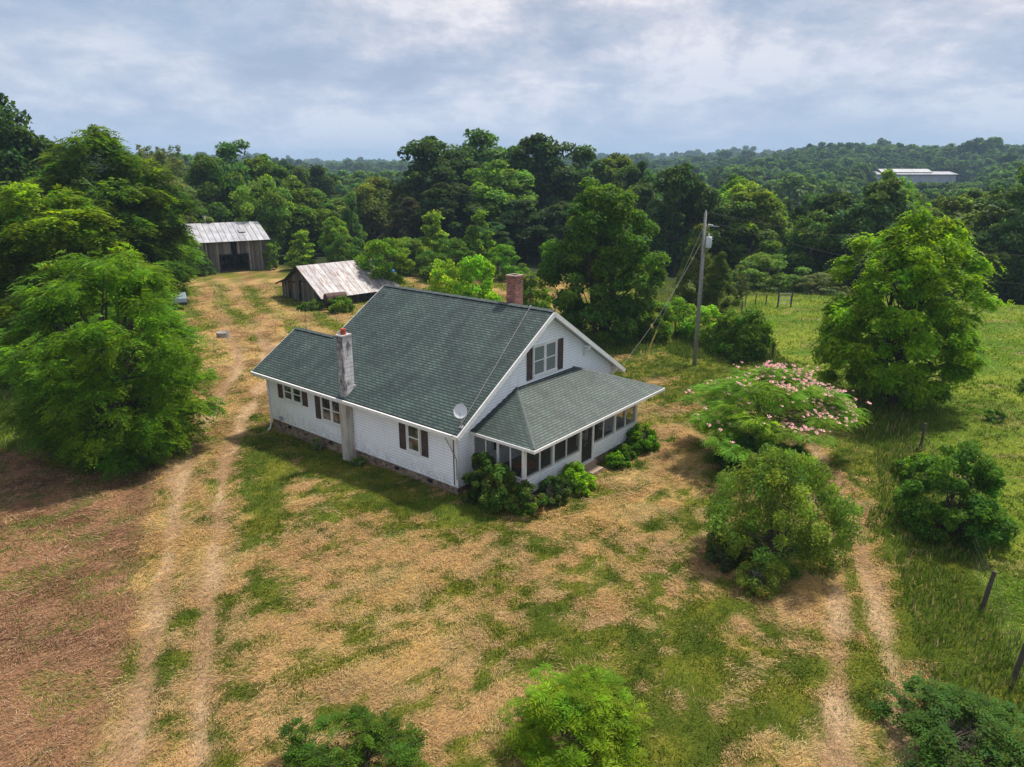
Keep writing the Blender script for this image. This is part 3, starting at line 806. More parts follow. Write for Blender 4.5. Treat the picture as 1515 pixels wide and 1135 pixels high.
# downspout, crawl vent hood, conduit mast near the dish corner
MB().tube([(-13.98, -.02, 2.62), (-13.98, .1, 2.5), (-13.95, .36, 2.35), (-13.93, .38, .1), (-13.93, .25, -.30), (-13.93, .12, -.38)], .045, 8).build('downspout', MAT['trim'], house)
m = MB().tube([(-12.98, .44, .45), (-12.98, .30, .45)], .10, 12).tube([(-12.98, .30, .45), (-12.98, .24, .38)], [.10, .13], 12); m.build('vent_hood', MAT['steel'], house)
MB().tube([(-.62, .40, 2.6), (-.62, .40, .3)], .02, 6).build('conduit', MAT['darkm'], house)
MB().tube([(-.16, -.12, 2.72), (-.9, .1, 2.60), (-.75, .34, 2.0), (-.45, .38, 1.5), (-.42, .36, .6)], .018, 6).build('entry_cable', MAT['cable'], house)

# ------- screened porch
PX, PY0, PY1 = 2.30, 1.35, 10.15
porch = MB()
ZP, ZT = 2.505, 3.649
C0, C1, C2, C3 = (-.45, 1.197, ZP), (2.917, 1.197, ZP), (2.917, 11.639, ZP), (-.45, 11.639, ZP)
P1, P2 = (-.45, 4.224, ZT), (-.45, 8.573, ZT)
s1 = math.hypot(3.367, ZT - ZP)
m = MB()
slab(m, [C1, C2, P2, P1], [(1.197, 0), (11.639, 0), (8.573, s1), (4.224, s1)], .09)
s2 = math.hypot(3.027, ZT - ZP)
slab(m, [C0, C1, P1], [(-.45, .03), (2.917, .03), (-.45, s2 + .03)], .09)
s3 = math.hypot(3.066, ZT - ZP)
slab(m, [C2, C3, P2], [(2.917, .03), (-.45, .03), (-.45, s3)], .09)
pr = m.build('porch_roof', MAT['shingle'], house)
mb = MB(); cap((2.87, 1.24, ZP + .01), (-.43, 4.21, ZT), .12); mb.build('hip_cap', MAT['ridge'], pr)
mb = MB(); cap((2.87, 11.60, ZP + .01), (-.43, 8.59, ZT), .12)
mb.build('hip_cap', MAT['ridge'], pr)
m = MB()
m.box((2.917, 1.15, ZP - .13), (2.965, 11.69, ZP - .01)); m.box((-.40, 1.15, ZP - .13), (2.915, 1.195, ZP - .01)); m.box((-.40, 11.642, ZP - .13), (2.915, 11.69, ZP - .01))
m.build('eave_board', MAT['trim'], pr)
m = MB().box((-.42, 1.2, ZP - .12), (2.91, 11.63, ZP - .10)); m.build('porch_ceiling', MAT['soffit'], pr)
# knee wall
m = MB()
siding(m, (PX, PY0, 0), (0, 1, 0), (1, 0, 0), K(0), K(3.95), .32, 1.02); siding(m, (PX, 6.34, 0), (0, 1, 0), (1, 0, 0), K(0), K(PY1 - 6.34), .32, 1.02)
siding(m, (-.45, PY0, 0), (1, 0, 0), (0, -1, 0), K(0), K(PX + .45), .32, 1.02); siding(m, (-.45, PY1, 0), (1, 0, 0), (0, 1, 0), K(0), K(PX + .45), .32, 1.02)
m.box((PX - .08, PY0 + .0, .30), (PX - .002, 5.30, 1.03)); m.box((PX - .08, 6.34, .30), (PX - .002, PY1, 1.03))
m.box((-.44, PY0 + .002, .30), (PX - .08, PY0 + .08, 1.03)); m.box((-.44, PY1 - .08, .30), (PX - .08, PY1 - .002, 1.03))
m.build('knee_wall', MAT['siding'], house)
m = MB().box((-.44, PY0 + .1, .20), (PX - .09, PY1 - .1, .34)); m.build('porch_floor', MAT['floorb'], house)
MB().box((-.4, PY0 + .05, -.6), (PX - .03, PY1 - .05, .20)).build('porch_footing', MAT['stone'], house)
m = MB()
def posty(y, w=.10, z0=1.06): m.box((PX - .10, y - w/2, z0), (PX + .03, y + w/2, 2.39))
for y, w, z0 in ((PY0 + .06, .16, .3), (3.30, .13, 1.06), (5.31, .13, .35), (6.30, .13, .35), (8.15, .13, 1.06), (PY1 - .07, .16, .3)): posty(y, w, z0)
for y in (2.40, 4.26, 7.18, 9.11): m.box((PX - .05, y - .025, 1.06), (PX + .01, y + .025, 2.33))
m.box((PX - .12, PY0 - .03, 1.02), (PX + .05, 5.255, 1.06)); m.box((PX - .12, 6.355, 1.02), (PX + .05, PY1 + .03, 1.06))
for x in (-.38, .95): m.box((x - .05, PY0 - .02, 1.06), (x + .05, PY0 + .08, 2.39)); m.box((x - .05, PY1 - .08, 1.06), (x + .05, PY1 + .02, 2.39))
for x in (.3, 1.6): m.box((x - .02, PY0 - .01, 1.06), (x + .02, PY0 + .05, 2.39)); m.box((x - .02, PY1 - .05, 1.06), (x + .02, PY1 + .01, 2.39))
m.box((-.44, PY0 - .04, 1.025), (PX - .13, PY0 + .10, 1.057)); m.box((-.44, PY1 - .10, 1.025), (PX - .13, PY1 + .04, 1.057))
m.box((PX - .10, PY0 - .02, 2.34), (PX + .02, PY1 + .02, 2.384))
m.build('porch_frame', MAT['trim'], house)
def screen(a, b, z0=1.06):
    MB().box((PX - .030, a, z0), (PX - .026, b, 2.34)).build('screen', MAT['screen'], house)
for a, b in ((1.49, 3.245), (3.355, 5.255), (6.355, 8.095), (8.205, 10.0)): screen(a, b)
MB().box((-.33, PY0 + .030, 1.06), (PX - .11, PY0 + .034, 2.34)).build('screen', MAT['screen'], house)
MB().box((-.33, PY1 - .034, 1.06), (PX - .11, PY1 - .030, 2.34)).build('screen', MAT['screen'], house)
m = MB(); m.box((PX - .05, 5.37, .40), (PX - .01, 5.43, 2.33)); m.box((PX - .05, 6.17, .40), (PX - .01, 6.24, 2.33)); m.box((PX - .05, 5.43, .40), (PX - .01, 6.17, .46)); m.box((PX - .05, 5.43, 2.27), (PX - .01, 6.17, 2.33)); m.box((PX - .05, 5.43, 1.28), (PX - .01, 6.17, 1.33))
door = m.build('screen_door', MAT['darkm'], house)
MB().box((PX - .032, 5.43, .46), (PX - .028, 6.17, 2.27)).build('door_mesh', MAT['screen'], door)
MB().box((PX - .01, 6.18, 1.30), (PX + .03, 6.22, 1.42)).build('handle', MAT['steel'], door)
MB().box((PX - .12, 5.30, .30), (PX + .10, 6.32, .36)).build('door_sill', MAT['trim'], house)
m = MB().box((PX + .12, 5.42, -.15), (PX + .62, 6.30, .08)); m.box((PX + .08, 5.25, -.2), (PX + .12, 6.5, .30)); m.build('porch_step', MAT['stepc'], house)
MB().box((-.447, 5.5, .36), (-.40, 6.45, 2.3)).build('front_door', MAT['shutter'], house)
window('y', 2.6, 3.9, 1.15, 2.25, 2, house, -.45); window('y', 7.8, 9.1, 1.15, 2.25, 2, house, -.45)

# furniture seen dimly through the screens
def chair(x, y, rz, label):
    p = hpt(x, y, .34); t = empty('porch_chair', p, HZ + rz, label, 'chair', 'chairs on the screened porch')
    MB().box((-.24, -.24, .38), (.24, .24, .45)).build('seat', MAT['trim'], t)
    m = MB()
    for k in range(5): m.box((-.22 + k*.1, .20, .47), (-.16 + k*.1, .23, .98))
    m.box((-.25, .19, .98), (.25, .24, 1.04)); m.build('backrest', MAT['trim'], t)
    for sx in (-.21, .21):
        for sy in (-.2, .2): MB().box((sx - .025, sy - .025, 0), (sx + .025, sy + .025, .38)).build('leg', MAT['trim'], t)
    for sx in (-.26, .26): MB().bar((sx, -.22, .64), (sx, .2, .66), .05, .03).build('armrest', MAT['trim'], t)
chair(1.0, 7.4, -1.2, 'pale slatted armchair inside the porch just right of the screen door')
chair(1.3, 8.9, -1.9, 'pale slatted armchair inside the porch behind the last pair of screens')
t = empty('porch_table', hpt(1.3, 2.6, .34), HZ, 'low table with a rusty orange cloth behind the porch corner screens', 'table')
MB().cyl((0, 0, .66), .42, .42, .04, 18).build('tabletop', MAT['cloth'], t); 
for k in range(3):
    a = k*2.1; MB().bar((.06*math.cos(a), .06*math.sin(a), .66), (.32*math.cos(a), .32*math.sin(a), 0), .04).build('leg', MAT['darkm'], t)

# satellite dish, antenna, lightning rods, service cable on the roof
t = empty('satellite_dish', hpt(-.10, .37, ZE + SL*.37), HZ, 'round grey satellite dish on the roof corner above the porch vines', 'satellite dish')
def dish_mesh():
    m = MB(); n = 24; k = 6; R = .27
    ax = Vector((.55, -.72, .42)).normalized(); c = Vector((-.03, -.02, .66))
    sx = ax.cross(Vector((0, 0, 1))).normalized(); sy = sx.cross(ax).normalized()
    P = lambda i, j, o: c + (sx*math.cos(2*math.pi*j/n) + sy*math.sin(2*math.pi*j/n)*1.1)*R*i/k + ax*((i/k)**2*.07 - o)
    for i in range(k):
        for j in range(n):
            if i == 0: m.face([P(0, 0, 0), P(1, j, 0), P(1, j+1, 0)]); m.face([P(0, 0, .008), P(1, j+1, .008), P(1, j, .008)])
            else: m.face([P(i, j, 0), P(i+1, j, 0), P(i+1, j+1, 0), P(i, j+1, 0)]); m.face([P(i, j+1, .008), P(i+1, j+1, .008), P(i+1, j, .008), P(i, j, .008)])
    for j in range(n): m.face([P(k, j, 0), P(k, j, .008), P(k, j+1, .008), P(k, j+1, 0)])
    return m, c, ax
m, c, ax = dish_mesh(); m.build('reflector', MAT['dish'], t, True)
MB().tube([(.0, .0, .0), (.0, .0, .42), c - ax*.02], .02, 8).build('mast', MAT['steel'], t)
MB().tube([c - Vector((0, 0, .30)), c - Vector((0, 0, .30)) + ax*.2, c + ax*.36 - Vector((0, 0, .12))], .012, 6).tube([c + ax*.32 - Vector((0, 0, .12)), c + ax*.40 - Vector((0, 0, .11))], .035, 8).build('feed_arm', MAT['steel'], t)
MB().box((-.09, -.07, -.03), (.09, .07, .02), Matrix.Rotation(math.atan(SL), 4, 'X')).build('foot', MAT['steel'], t)

t = empty('tv_antenna', hpt(-1.34, 6.37, ZR), HZ, 'rusty tv antenna mast on the ridge between the brick chimney and the gable', 'antenna')
MB().tube([(0, 0, -.05), (0, 0, 1.42)], .018, 6).build('mast', MAT['darkm'], t)
m = MB().bar((-.28, 0, 1.38), (.28, 0, 1.38), .02)
for k in range(-3, 4): m.bar((k*.085, -.26 + abs(k)*.02, 1.38), (k*.085, .26 - abs(k)*.02, 1.38), .010)
m.build('elements', MAT['darkm'], t); MB().tube([(0, 0, .02), (0, 0, .10)], [.06, .02], 8).build('foot', MAT['steel'], t)

def rod(x, y, z, h, label, ball):
    t = empty('lightning_rod', hpt(x, y, z), HZ, label, 'lightning rod')
    MB().tube([(0, 0, 0), (0, 0, h)], [.013, .006], 6).build('rod', MAT['darkm'], t)
    m = MB()
    for k in range(3):
        a = k*2.09 + .4; m.tube([(.14*math.cos(a), .14*math.sin(a), -.06), (0, 0, .22)], .01, 5)
    m.build('tripod', MAT['steel'], t)
    if ball:
        b = MB()
        b.tube([(0, 0, .80 + .09*math.cos(q)) for q in np.linspace(math.pi, 0, 9)], [max(.003, .09*math.sin(q)) for q in np.linspace(math.pi, 0, 9)], 12)
        b.build('glass_ball', MAT['blueglass'], t, True)
rod(-10.58, 6.37, ZR, 1.18, 'lightning rod with a blue glass ball at the far end of the main ridge', True)
rod(-13.70, 2.84, wr, 1.08, 'bare lightning rod on the lower ridge of the side wing', False)

pts = []
for s in np.linspace(0, 1, 14):
    x = -1.30 + (-.16 + 1.30)*s; y = 6.3 - 5.9*s
    pts.append(hpt(x, y, ZE + SL*y + .06 + .01*math.sin(s*21)))
tag(MB().tube(pts, .016, 5).build('roof_cable', MAT['cable']), 'thin cable running down the shingles from the antenna to the satellite dish', 'cable')

# ------------------------------------------------------------------ utility pole, wires
def gz(x, y): return float(terrain(x, y))
PZ = gz(12.5, 47.2)
t = empty('utility_pole', (12.5, 47.2, PZ), 0, 'weathered wooden utility pole with a grey transformer beside the green hedge', 'utility pole')
MB().tube([(0, 0, -.3), (0, 0, 5), (-.02, 0, 10.03 - PZ)], [.135, .115, .09], 12).build('shaft', MAT['pole'], t, True)
m = MB().tube([(.30, -.12, 7.95), (.30, -.12, 8.0), (.30, -.12, 8.62), (.30, -.12, 8.68)], [.15, .19, .19, .15], 16)
tf = m.build('transformer', MAT['tfm'], t, True)
MB().tube([(.26, -.18, 8.68), (.26, -.18, 8.80), (.26, -.18, 8.9)], [.05, .06, .02], 8).build('bushing', MAT['dish'], tf)
for z in (8.10, 8.45): MB().box((.08, -.16, z), (.16, -.08, z + .06)).build('bracket', MAT['steel'], tf)
MB().tube([(.47, -.12, 8.2), (.55, -.12, 8.3)], .03, 6).build('terminal', MAT['steel'], tf)
MB().tube([(.45, -.16, 8.5), (.56, -.2, 8.52)], .025, 6).build('terminal', MAT['steel'], tf)
MB().bar((.08, 0, 9.35), (.95, .1, 9.30), .05).tube([(.2, 0, 9.42), (.55, .05, 9.36)], .05, 8).build('insulator_arm', MAT['steel'], t)
MB().tube([(0, 0, 10.0 - PZ), (0, 0, 10.2 - PZ)], [.05, .03], 8).build('top_pin', MAT['dish'], t)
MB().tube([(.14, -.1, .2), (.13, -.1, 5), (.1, -.08, 9.3)], .012, 5).build('ground_wire', MAT['steel'], t)

def wire(name, a, b, sag, r, label, mat='cable', n=14, cat='wire', group=None):
    a = Vector(a); b = Vector(b); pts = []
    for i in range(n + 1):
        s = i/n; p = a.lerp(b, s); p.z -= sag*4*s*(1 - s); pts.append(p)
    return tag(MB().tube(pts, r, 5).build(name, MAT[mat]), label, cat, group)
HP = hpt(-.2, W_ + .02, ZE + .05)
wire('service_cable', (12.4, 47.1, 8.35), HP, 0.5, .007, 'twisted service cable from the transformer down to the farmhouse eave', 'cable', cat='cable')
wire('guy_wire', (12.45, 47.2, 9.2), (8.9, 47.6, gz(8.9, 47.6)), 0, .012, 'thin guy wire slanting from the pole down to the grass', 'steel')
tag(MB().tube([(9.0, 47.55, gz(9, 47.6) - .1), (9.85, 47.45, 2.2)], .035, 8).build('guy_guard', MAT['yellow']), 'yellow plastic guard sleeve low on the guy wire', 'guard')
wire('power_line', (12.5, 47.2, 10.1), (86, 74, 7.0), 3.0, .012, 'upper power line sagging away to the right behind the lone tree', 'darkm', 30, group='power lines')
wire('power_line', (13.4, 47.3, 9.3), (86, 73, 3.8), 3.6, .012, 'lower power line sagging away to the right behind the lone tree', 'darkm', 30, group='power lines')

# ------------------------------------------------------------------ fences and gate
def fpost(name, x, y, h, lean, label, r=.07, group='fence posts along the track and pasture'):
    z = gz(x, y); m = MB().tube([(x, y, z - .2), (x + lean*.5, y, z + h*.5), (x + lean, y + .02, z + h)], [r, r*.95, r*.85], 9)
    return tag(m.build(name, MAT['post']), label, 'fence post', group)
fpost('fence_post', 13.2, 15.7, 1.45, .18, 'thick leaning fence post cut close to the right edge, nearest of all')
fpost('fence_post', 14.4, 18.9, 1.25, .16, 'leaning fence post in the grass below the dark bush on the right')
fpost('fence_post', 19.5, 31.7, 1.3, .05, 'dark fence post in the weeds under the lone pasture tree')
fpost('fence_post', 18.3, 48.5, 1.25, 0, 'single fence post standing in the pasture behind the mimosa blossoms')
far = [(21.6, 66.2), (23.1, 69.9), (24.1, 69.9), (25.0, 69.5), (20.0, 61.0)]
fl = ['thin post left of the pasture gate, first of the far row', 'thin far post by the small pale birch', 'thin far post midway between the birch and the gate', 'thin far post next to the pasture gate', 'thin post in the shade near the yellowish cedar']
for (x, y), l in zip(far, fl): fpost('fence_post', x, y, 1.1, .02, l, .06)
m = MB()
FP = [(12.2, 12.9), (13.3, 15.7), (14.5, 18.9), (16.3, 23.6), (19.5, 31.7), (20.0, 39.0), (18.3, 48.5), (20.0, 61.0), (23.1, 69.9)]
for h in (.3, .6, .9, 1.1):
    m.tube([(x + .03, y, gz(x, y) + h) for x, y in FP], .005, 3)
for k in range(40):
    s = k/39*3.0; i = min(int(s), 2); f = s - i
    x = FP[i][0]*(1-f) + FP[i+1][0]*f; y = FP[i][1]*(1-f) + FP[i+1][1]*f; z = gz(x, y)
    m.tube([(x + .03, y, z + .3), (x + .03, y, z + 1.1)], .0025, 3)
tag(m.build('fence_wire', MAT['darkm']), 'thin woven wire strung along the fence posts on the right', 'wire fence')
z = gz(26.2, 68.3)
t = empty('pasture_gate', (25.75, 68.1, z), .15, 'small grey metal tube gate at the far end of the pasture', 'gate')
m = MB()
for h in (.35, .7, 1.05, 1.35): m.bar((0, 0, h), (1.15, 0, h), .05)
m.bar((0, 0, .3), (0, 0, 1.4), .05); m.bar((1.15, 0, .3), (1.15, 0, 1.4), .05); m.build('gate_frame', MAT['steel'], t)
for x in (-.1, 1.27): MB().tube([(x, 0, -.1), (x, 0, 1.5)], .07, 8).build('post', MAT['post'], t)

# ------------------------------------------------------------------ low shed with tin roof
bd = Vector((-19.2, 70.18)); bl = Vector((-24.5, 75.8)); ax_ = (bd - bl).normalized(); wS = (bd - bl).length; dp = Vector((-ax_.y, ax_.x))
ang = math.atan2(ax_.y, ax_.x)
t = empty('tin_shed', (bl.x, bl.y, gz(*bl)), ang, 'low grey board shed with a rust flecked tin roof and a flared lean to', 'shed')
LS = 8.6                                                    # local x along the front gable, y back along the ridge
EL, AP, ER = (-.5, 1.62), (4.35, 3.72), (9.1, .98)
def wallface(m, pts, out=None): m.face(pts, [(p[0] + p[1], p[2]) for p in pts])
def prof(x):
    if x < 1.6: return 1.45 + (x + .5)/2.1*.62
    if x < 4.35: return 2.07 + (x - 1.6)/2.75*1.55
    return 3.62 - (x - 4.35)/4.75*2.72
m = MB()
def board_wall(m, x0, x1, z0f, z1f, y, step=.22):
    x = x0; k = 0
    while x < x1 - .01:
        b = min(x + step*random.uniform(.75, 1.15), x1); o = random.uniform(-.015, .015)
        g = random.choice((.004, .012, .03))
        za, zb = z1f(x), z1f(b - g); jag = random.uniform(0, .10)
        m.face([(x, y + o, z0f + jag), (b - g, y + o, z0f + jag*.5), (b - g, y + o, zb), (x, y + o, za)], [(x, 0), (b - g, 0), (b - g, zb), (x, za)])
        m.face([(x, y + o + .025, z0f + jag), (x, y + o + .025, za), (b - g, y + o + .025, zb), (b - g, y + o + .025, z0f + jag*.5)], [(x, 0), (x, za), (b - g, zb), (b - g, 0)])
        x = b
board_wall(m, 0, 1.4, .0, lambda x: prof(x) - .05, 0, .2); board_wall(m, 1.95, 2.9, .0, lambda x: 1.75, .02); board_wall(m, 1.4, 3.1, 1.95, lambda x: prof(x) - .05, 0)
board_wall(m, 3.1, 3.7, .0, lambda x: prof(x) - .05, 0); board_wall(m, 3.7, 5.5, 2.25, lambda x: prof(x) - .05, 0, .3); board_wall(m, 5.5, 7.5, 0, lambda x: prof(x) - .05, 0)
m.build('front_wall', MAT['wood'], t)
m = MB(); board_wall(m, 4.15, 5.4, .05, lambda x: 2.2 - .35*abs(x - 4.8), .03, .25); m.build('plank_door', MAT['wood'], t)
for side in (0, 1):
    y0, y1 = 0.0, LS
    y = y0; m = MB()
    while y < y1:
        b = min(y + random.uniform(.16, .26), y1)
        if side: m.face([(7.5, y, .0), (7.5, b - .01, .0), (7.5, b - .01, 1.75), (7.5, y, 1.75)], [(y, 0), (b - .01, 0), (b - .01, 1.7), (y, 1.7)])
        else: m.face([(.0, y, .0), (.0, y, 1.6), (.0, b - .01, 1.6), (.0, b - .01, .0)], [(y, 0), (y, 1.7), (b - .01, 1.7), (b - .01, 0)])
        y = b
    m.build('side_wall', MAT['wood'], t)
m = MB(); board_wall(m, 0, 7.5, 0, lambda x: prof(x) - .05, LS); m.build('rear_wall', MAT['wood'], t)
MB().box((.1, .3, -.05), (7.4, LS - .3, .02)).build('earth_floor', MAT['dirtfloor'], t)
m = MB()
def rp(a, b):
    x0, z0 = a; x1, z1 = b; l = math.hypot(x1 - x0, z1 - z0)
    slab(m, [(x0, -.45, z0), (x1, -.45, z1), (x1, LS + .4, z1), (x0, LS + .4, z0)], [(0, 0), (0, l), (LS, l), (LS, 0)], .04)
slope_r = math.hypot(ER[0] - AP[0], AP[1] - ER[1])
m.face([(ER[0], -.45, ER[1]), (ER[0], LS + .4, ER[1]), (AP[0], LS + .4, AP[1]), (AP[0], -.45, AP[1])], [(0, 0), (LS + .85, 0), (LS + .85, slope_r), (0, slope_r)])
m.face([(AP[0], -.45, AP[1] - .04), (AP[0], LS + .4, AP[1] - .04), (ER[0], LS + .4, ER[1] - .04), (ER[0], -.45, ER[1] - .04)], [(0, 0)]*4)
for a, b in (((-.7, 1.45), (1.6, 2.15)), ((1.6, 2.15), (AP[0], AP[1]))):
    m.face([(a[0], LS + .4, a[1]), (a[0], -.45, a[1]), (b[0], -.45, b[1]), (b[0], LS + .4, b[1])], [(LS + .85, 0), (0, 0), (0, 2.3), (LS + .85, 2.3)])
    m.face([(b[0], LS + .4, b[1] - .04), (b[0], -.45, b[1] - .04), (a[0], -.45, a[1] - .04), (a[0], LS + .4, a[1] - .04)], [(0, 0)]*4)
m.build('roof', MAT['tin'], t)
m = MB().bar((AP[0], -.4, AP[1] - .10), (ER[0], -.4, ER[1] - .10), .05, .12).bar((-.7, -.4, 1.36), (1.6, -.4, 2.06), .05, .12).bar((1.6, -.4, 2.06), (AP[0], -.4, AP[1] - .10), .05, .12).bar((ER[0] - .06, -.4, ER[1] - .1), (ER[0] - .06, LS + .3, ER[1] - .1), .08, .1)
m.build('rafter', MAT['wood'], t)
for y in (1.5, 5, 8.3): MB().bar((ER[0] - .3, y, 0), (ER[0] - .3, y, .95), .12).build('support_post', MAT['wood'], t)
# rusty fuel drum lying on a stand by the shed eave
c = Vector((-17.25, 69.1)); z = gz(*c)
t = empty('rusty_fuel_drum', (c.x, c.y, z), .62, 'big rusty brown steel drum lying on its side by the low shed', 'drum')
MB().tube([(-1.05, 0, 1.05), (-1.0, 0, 1.05), (-.3, 0, 1.05), (-.28, 0, 1.05), (.4, 0, 1.05), (.42, 0, 1.05), (1.0, 0, 1.05), (1.05, 0, 1.05)], [.48, .52, .52, .54, .54, .52, .52, .48], 24).build('shell', MAT['drum'], t, False)
m = MB()
for x in (-.7, .7): MB().bar((x, -.42, 0), (x, -.3, .62), .08).bar((x, .42, 0), (x, .3, .62), .08).bar((x, -.4, .5), (x, .4, .5), .08).build('stand', MAT['wood'], t)
m.build('stand', MAT['wood'], t)

# ------------------------------------------------------------------ the far barn
ba = Vector((-39.98 - 3.0, 92.42 - 1.85)); bb = Vector((-32.85, 96.82)); ax_ = (bb - ba).normalized(); LB = (bb - ba).length
t = empty('gambrel_barn', (ba.x, ba.y, gz(*ba)), math.atan2(ax_.y, ax_.x), 'long grey board barn with a pale metal roof and a dark open bay', 'barn')
WB, HB, RB = 9.5, 4.15, 6.05
def bx0(v): return v
o0, o1 = LB - 5.95, LB - 2.65
m = MB()
board_wall(m, 0, o0, .0, K(HB - .15), 0); board_wall(m, o1, LB, .0, K(HB - .15), 0)
l0, l1 = LB - 4.55, LB - 3.85
board_wall(m, o0, l0, 2.15, K(HB - .15), 0); board_wall(m, l1, o1, 2.15, K(HB - .15), 0)
m.build('front_wall', MAT['wood2'], t)
m = MB(); board_wall(m, 0, LB, 0, K(HB - .15), WB); m.build('rear_wall', MAT['wood2'], t)
m = MB()
for x in (.0, LB):
    y = 0; m = MB()
    while y < WB:
        b = min(y + .22, WB); h = lambda q: HB - .1 + (RB - HB)*(1 - abs(q - WB/2)/(WB/2))
        m.face([(x, y, 0), (x, b - .01, 0), (x, b - .01, h(b)), (x, y, h(y))], [(y, 0), (b - .01, 0), (b - .01, h(b)), (y, h(y))]); y = b
    m.build('gable_wall', MAT['wood2'], t)
m = MB().bar((o0 - .1, -.05, 0), (o0 - .1, -.05, 2.3), .2).bar((o1 + .1, -.05, 0), (o1 + .1, -.05, 2.3), .2).bar((o0 - .2, -.07, 2.22), (o1 + .2, -.07, 2.22), .08, .2)
for x in (o0 + 1.1, o1 - 1.2): m.bar((x, 4.5, 0), (x, 4.5, 4), .2)
m.bar((0.2, .3, 3.9), (LB - .2, .3, 3.9), .15).build('door_frame', MAT['wood2'], t)
MB().box((.1, .1, -.2), (LB - .1, WB - .1, .03)).build('earth_floor', MAT['dirtfloor'], t)
m = MB(); sB = math.hypot(WB/2 + .6, RB - HB + .2)
slab(m, [(-.5, -.6, HB - .15), (LB + .45, -.6, HB - .15), (LB + .2, WB/2, RB), (-.5, WB/2, RB)], [(0, 0), (LB + .95, 0), (LB + .7, sB), (0, sB)], .05)
slab(m, [(LB + .45, WB + .6, HB - .15), (-.5, WB + .6, HB - .15), (-.5, WB/2, RB), (LB + .2, WB/2, RB)], [(0, 0), (LB + .95, 0), (LB + .95, sB), (0, sB)], .05)
m.build('roof', MAT['tin2'], t)
MB().box((-.45, -.03, 0), (.45, .03, .9), Matrix.Translation((LB - 2.6, 1.55, 4.95)) @ Matrix.Rotation(math.radians(-70), 4, 'X')).build('roof_patch', MAT['steel'], t)
m = MB().tube([(LB - 6.6, WB/2, RB), (LB - 6.6, WB/2, RB + .95)], .03, 6).tube([(LB - 6.6, WB/2, RB + .55), (LB - 6.6, WB/2, RB + .75)], .09, 8).tube([(LB - 6.9, WB/2, RB + .9), (LB - 6.3, WB/2, RB + .9)], .02, 5)
m.build('weather_vane', MAT['dish'], t)

# concrete well ring on the lawn, blue grey sheet behind the walnut
z = gz(-23.65, 57)
m = MB(); c0 = (-23.65, 57.0)
m.tube([(c0[0], c0[1], z - .1), (c0[0], c0[1], z + .42)], .50, 20, False).tube([(c0[0], c0[1], z + .42), (c0[0], c0[1], z + .30)], [.50, .38], 20, False).tube([(c0[0], c0[1], z + .30), (c0[0], c0[1], z + .28)], [.38, .01], 20)
tag(m.build('well_ring', MAT['concrete']), 'short grey concrete ring standing on the mown back lawn', 'well')
z = gz(-32.5, 68.6)
t = empty('tarp_covered_trailer', (-33.6, 68.4, z), .5, 'blue grey covered trailer mostly hidden behind the walnut tree', 'trailer')
m = MB(); pr_ = [(-1.0, .75), (-.9, 1.1), (-.3, 1.5), (.3, 1.52), (.9, 1.1), (1.0, .75)]
for a, b in zip(pr_[:-1], pr_[1:]): m.face([(-1.9, a[0], a[1]), (-1.9, b[0], b[1]), (1.9, b[0], b[1]), (1.9, a[0], a[1])])
m.face([(-1.9, p[0], p[1]) for p in pr_][::-1]); m.face([(1.9, p[0], p[1]) for p in pr_]); m.build('tarp', MAT['bluetank'], t)
MB().box((-1.85, -.9, .45), (1.85, .9, .78)).build('bed', MAT['darkm'], t)
for y in (-.98, .98): MB().tube([(0, y - .08, .3), (0, y + .08, .3)], .3, 16).build('wheel', MAT['black'], t)

# long white arena on the far hill
bx_, by_ = 263.0, 480.0; z = 0
t = empty('long_white_arena', (bx_ - 27, by_, z), rad(-4), 'long low white metal building on the wooded hill at the horizon', 'building')
ZA = 4.7
m = MB().box((0, 0, -6), (49, 22, ZA + 2.2)); m.build('wall', MAT['arena'], t)
m = MB()
slab(m, [(-1, -1, ZA + 2.3), (50, -1, ZA + 2.3), (50, 11, ZA + 4.0), (-1, 11, ZA + 4.0)], [(0, 0), (57, 0), (57, 12), (0, 12)], .3); slab(m, [(50, 23, ZA + 2.3), (-1, 23, ZA + 2.3), (-1, 11, ZA + 4.0), (50, 11, ZA + 4.0)], [(0, 0), (57, 0), (57, 12), (0, 12)], .3)
slab(m, [(4, 4, ZA + 3.6), (36, 4, ZA + 3.6), (36, 11, ZA + 5.6), (4, 11, ZA + 5.6)], [(0, 0), (57, 0), (57, 12), (0, 12)], .3); slab(m, [(36, 18, ZA + 3.6), (4, 18, ZA + 3.6), (4, 11, ZA + 5.6), (36, 11, ZA + 5.6)], [(0, 0), (57, 0), (57, 12), (0, 12)], .3)
m.build('roof', MAT['tin3'], t)
for k in range(8): MB().box((2.5 + k*6, -.08, -1), (4.2 + k*6, -.01, ZA + 1.6)).build('bay_door', MAT['steel'], t)
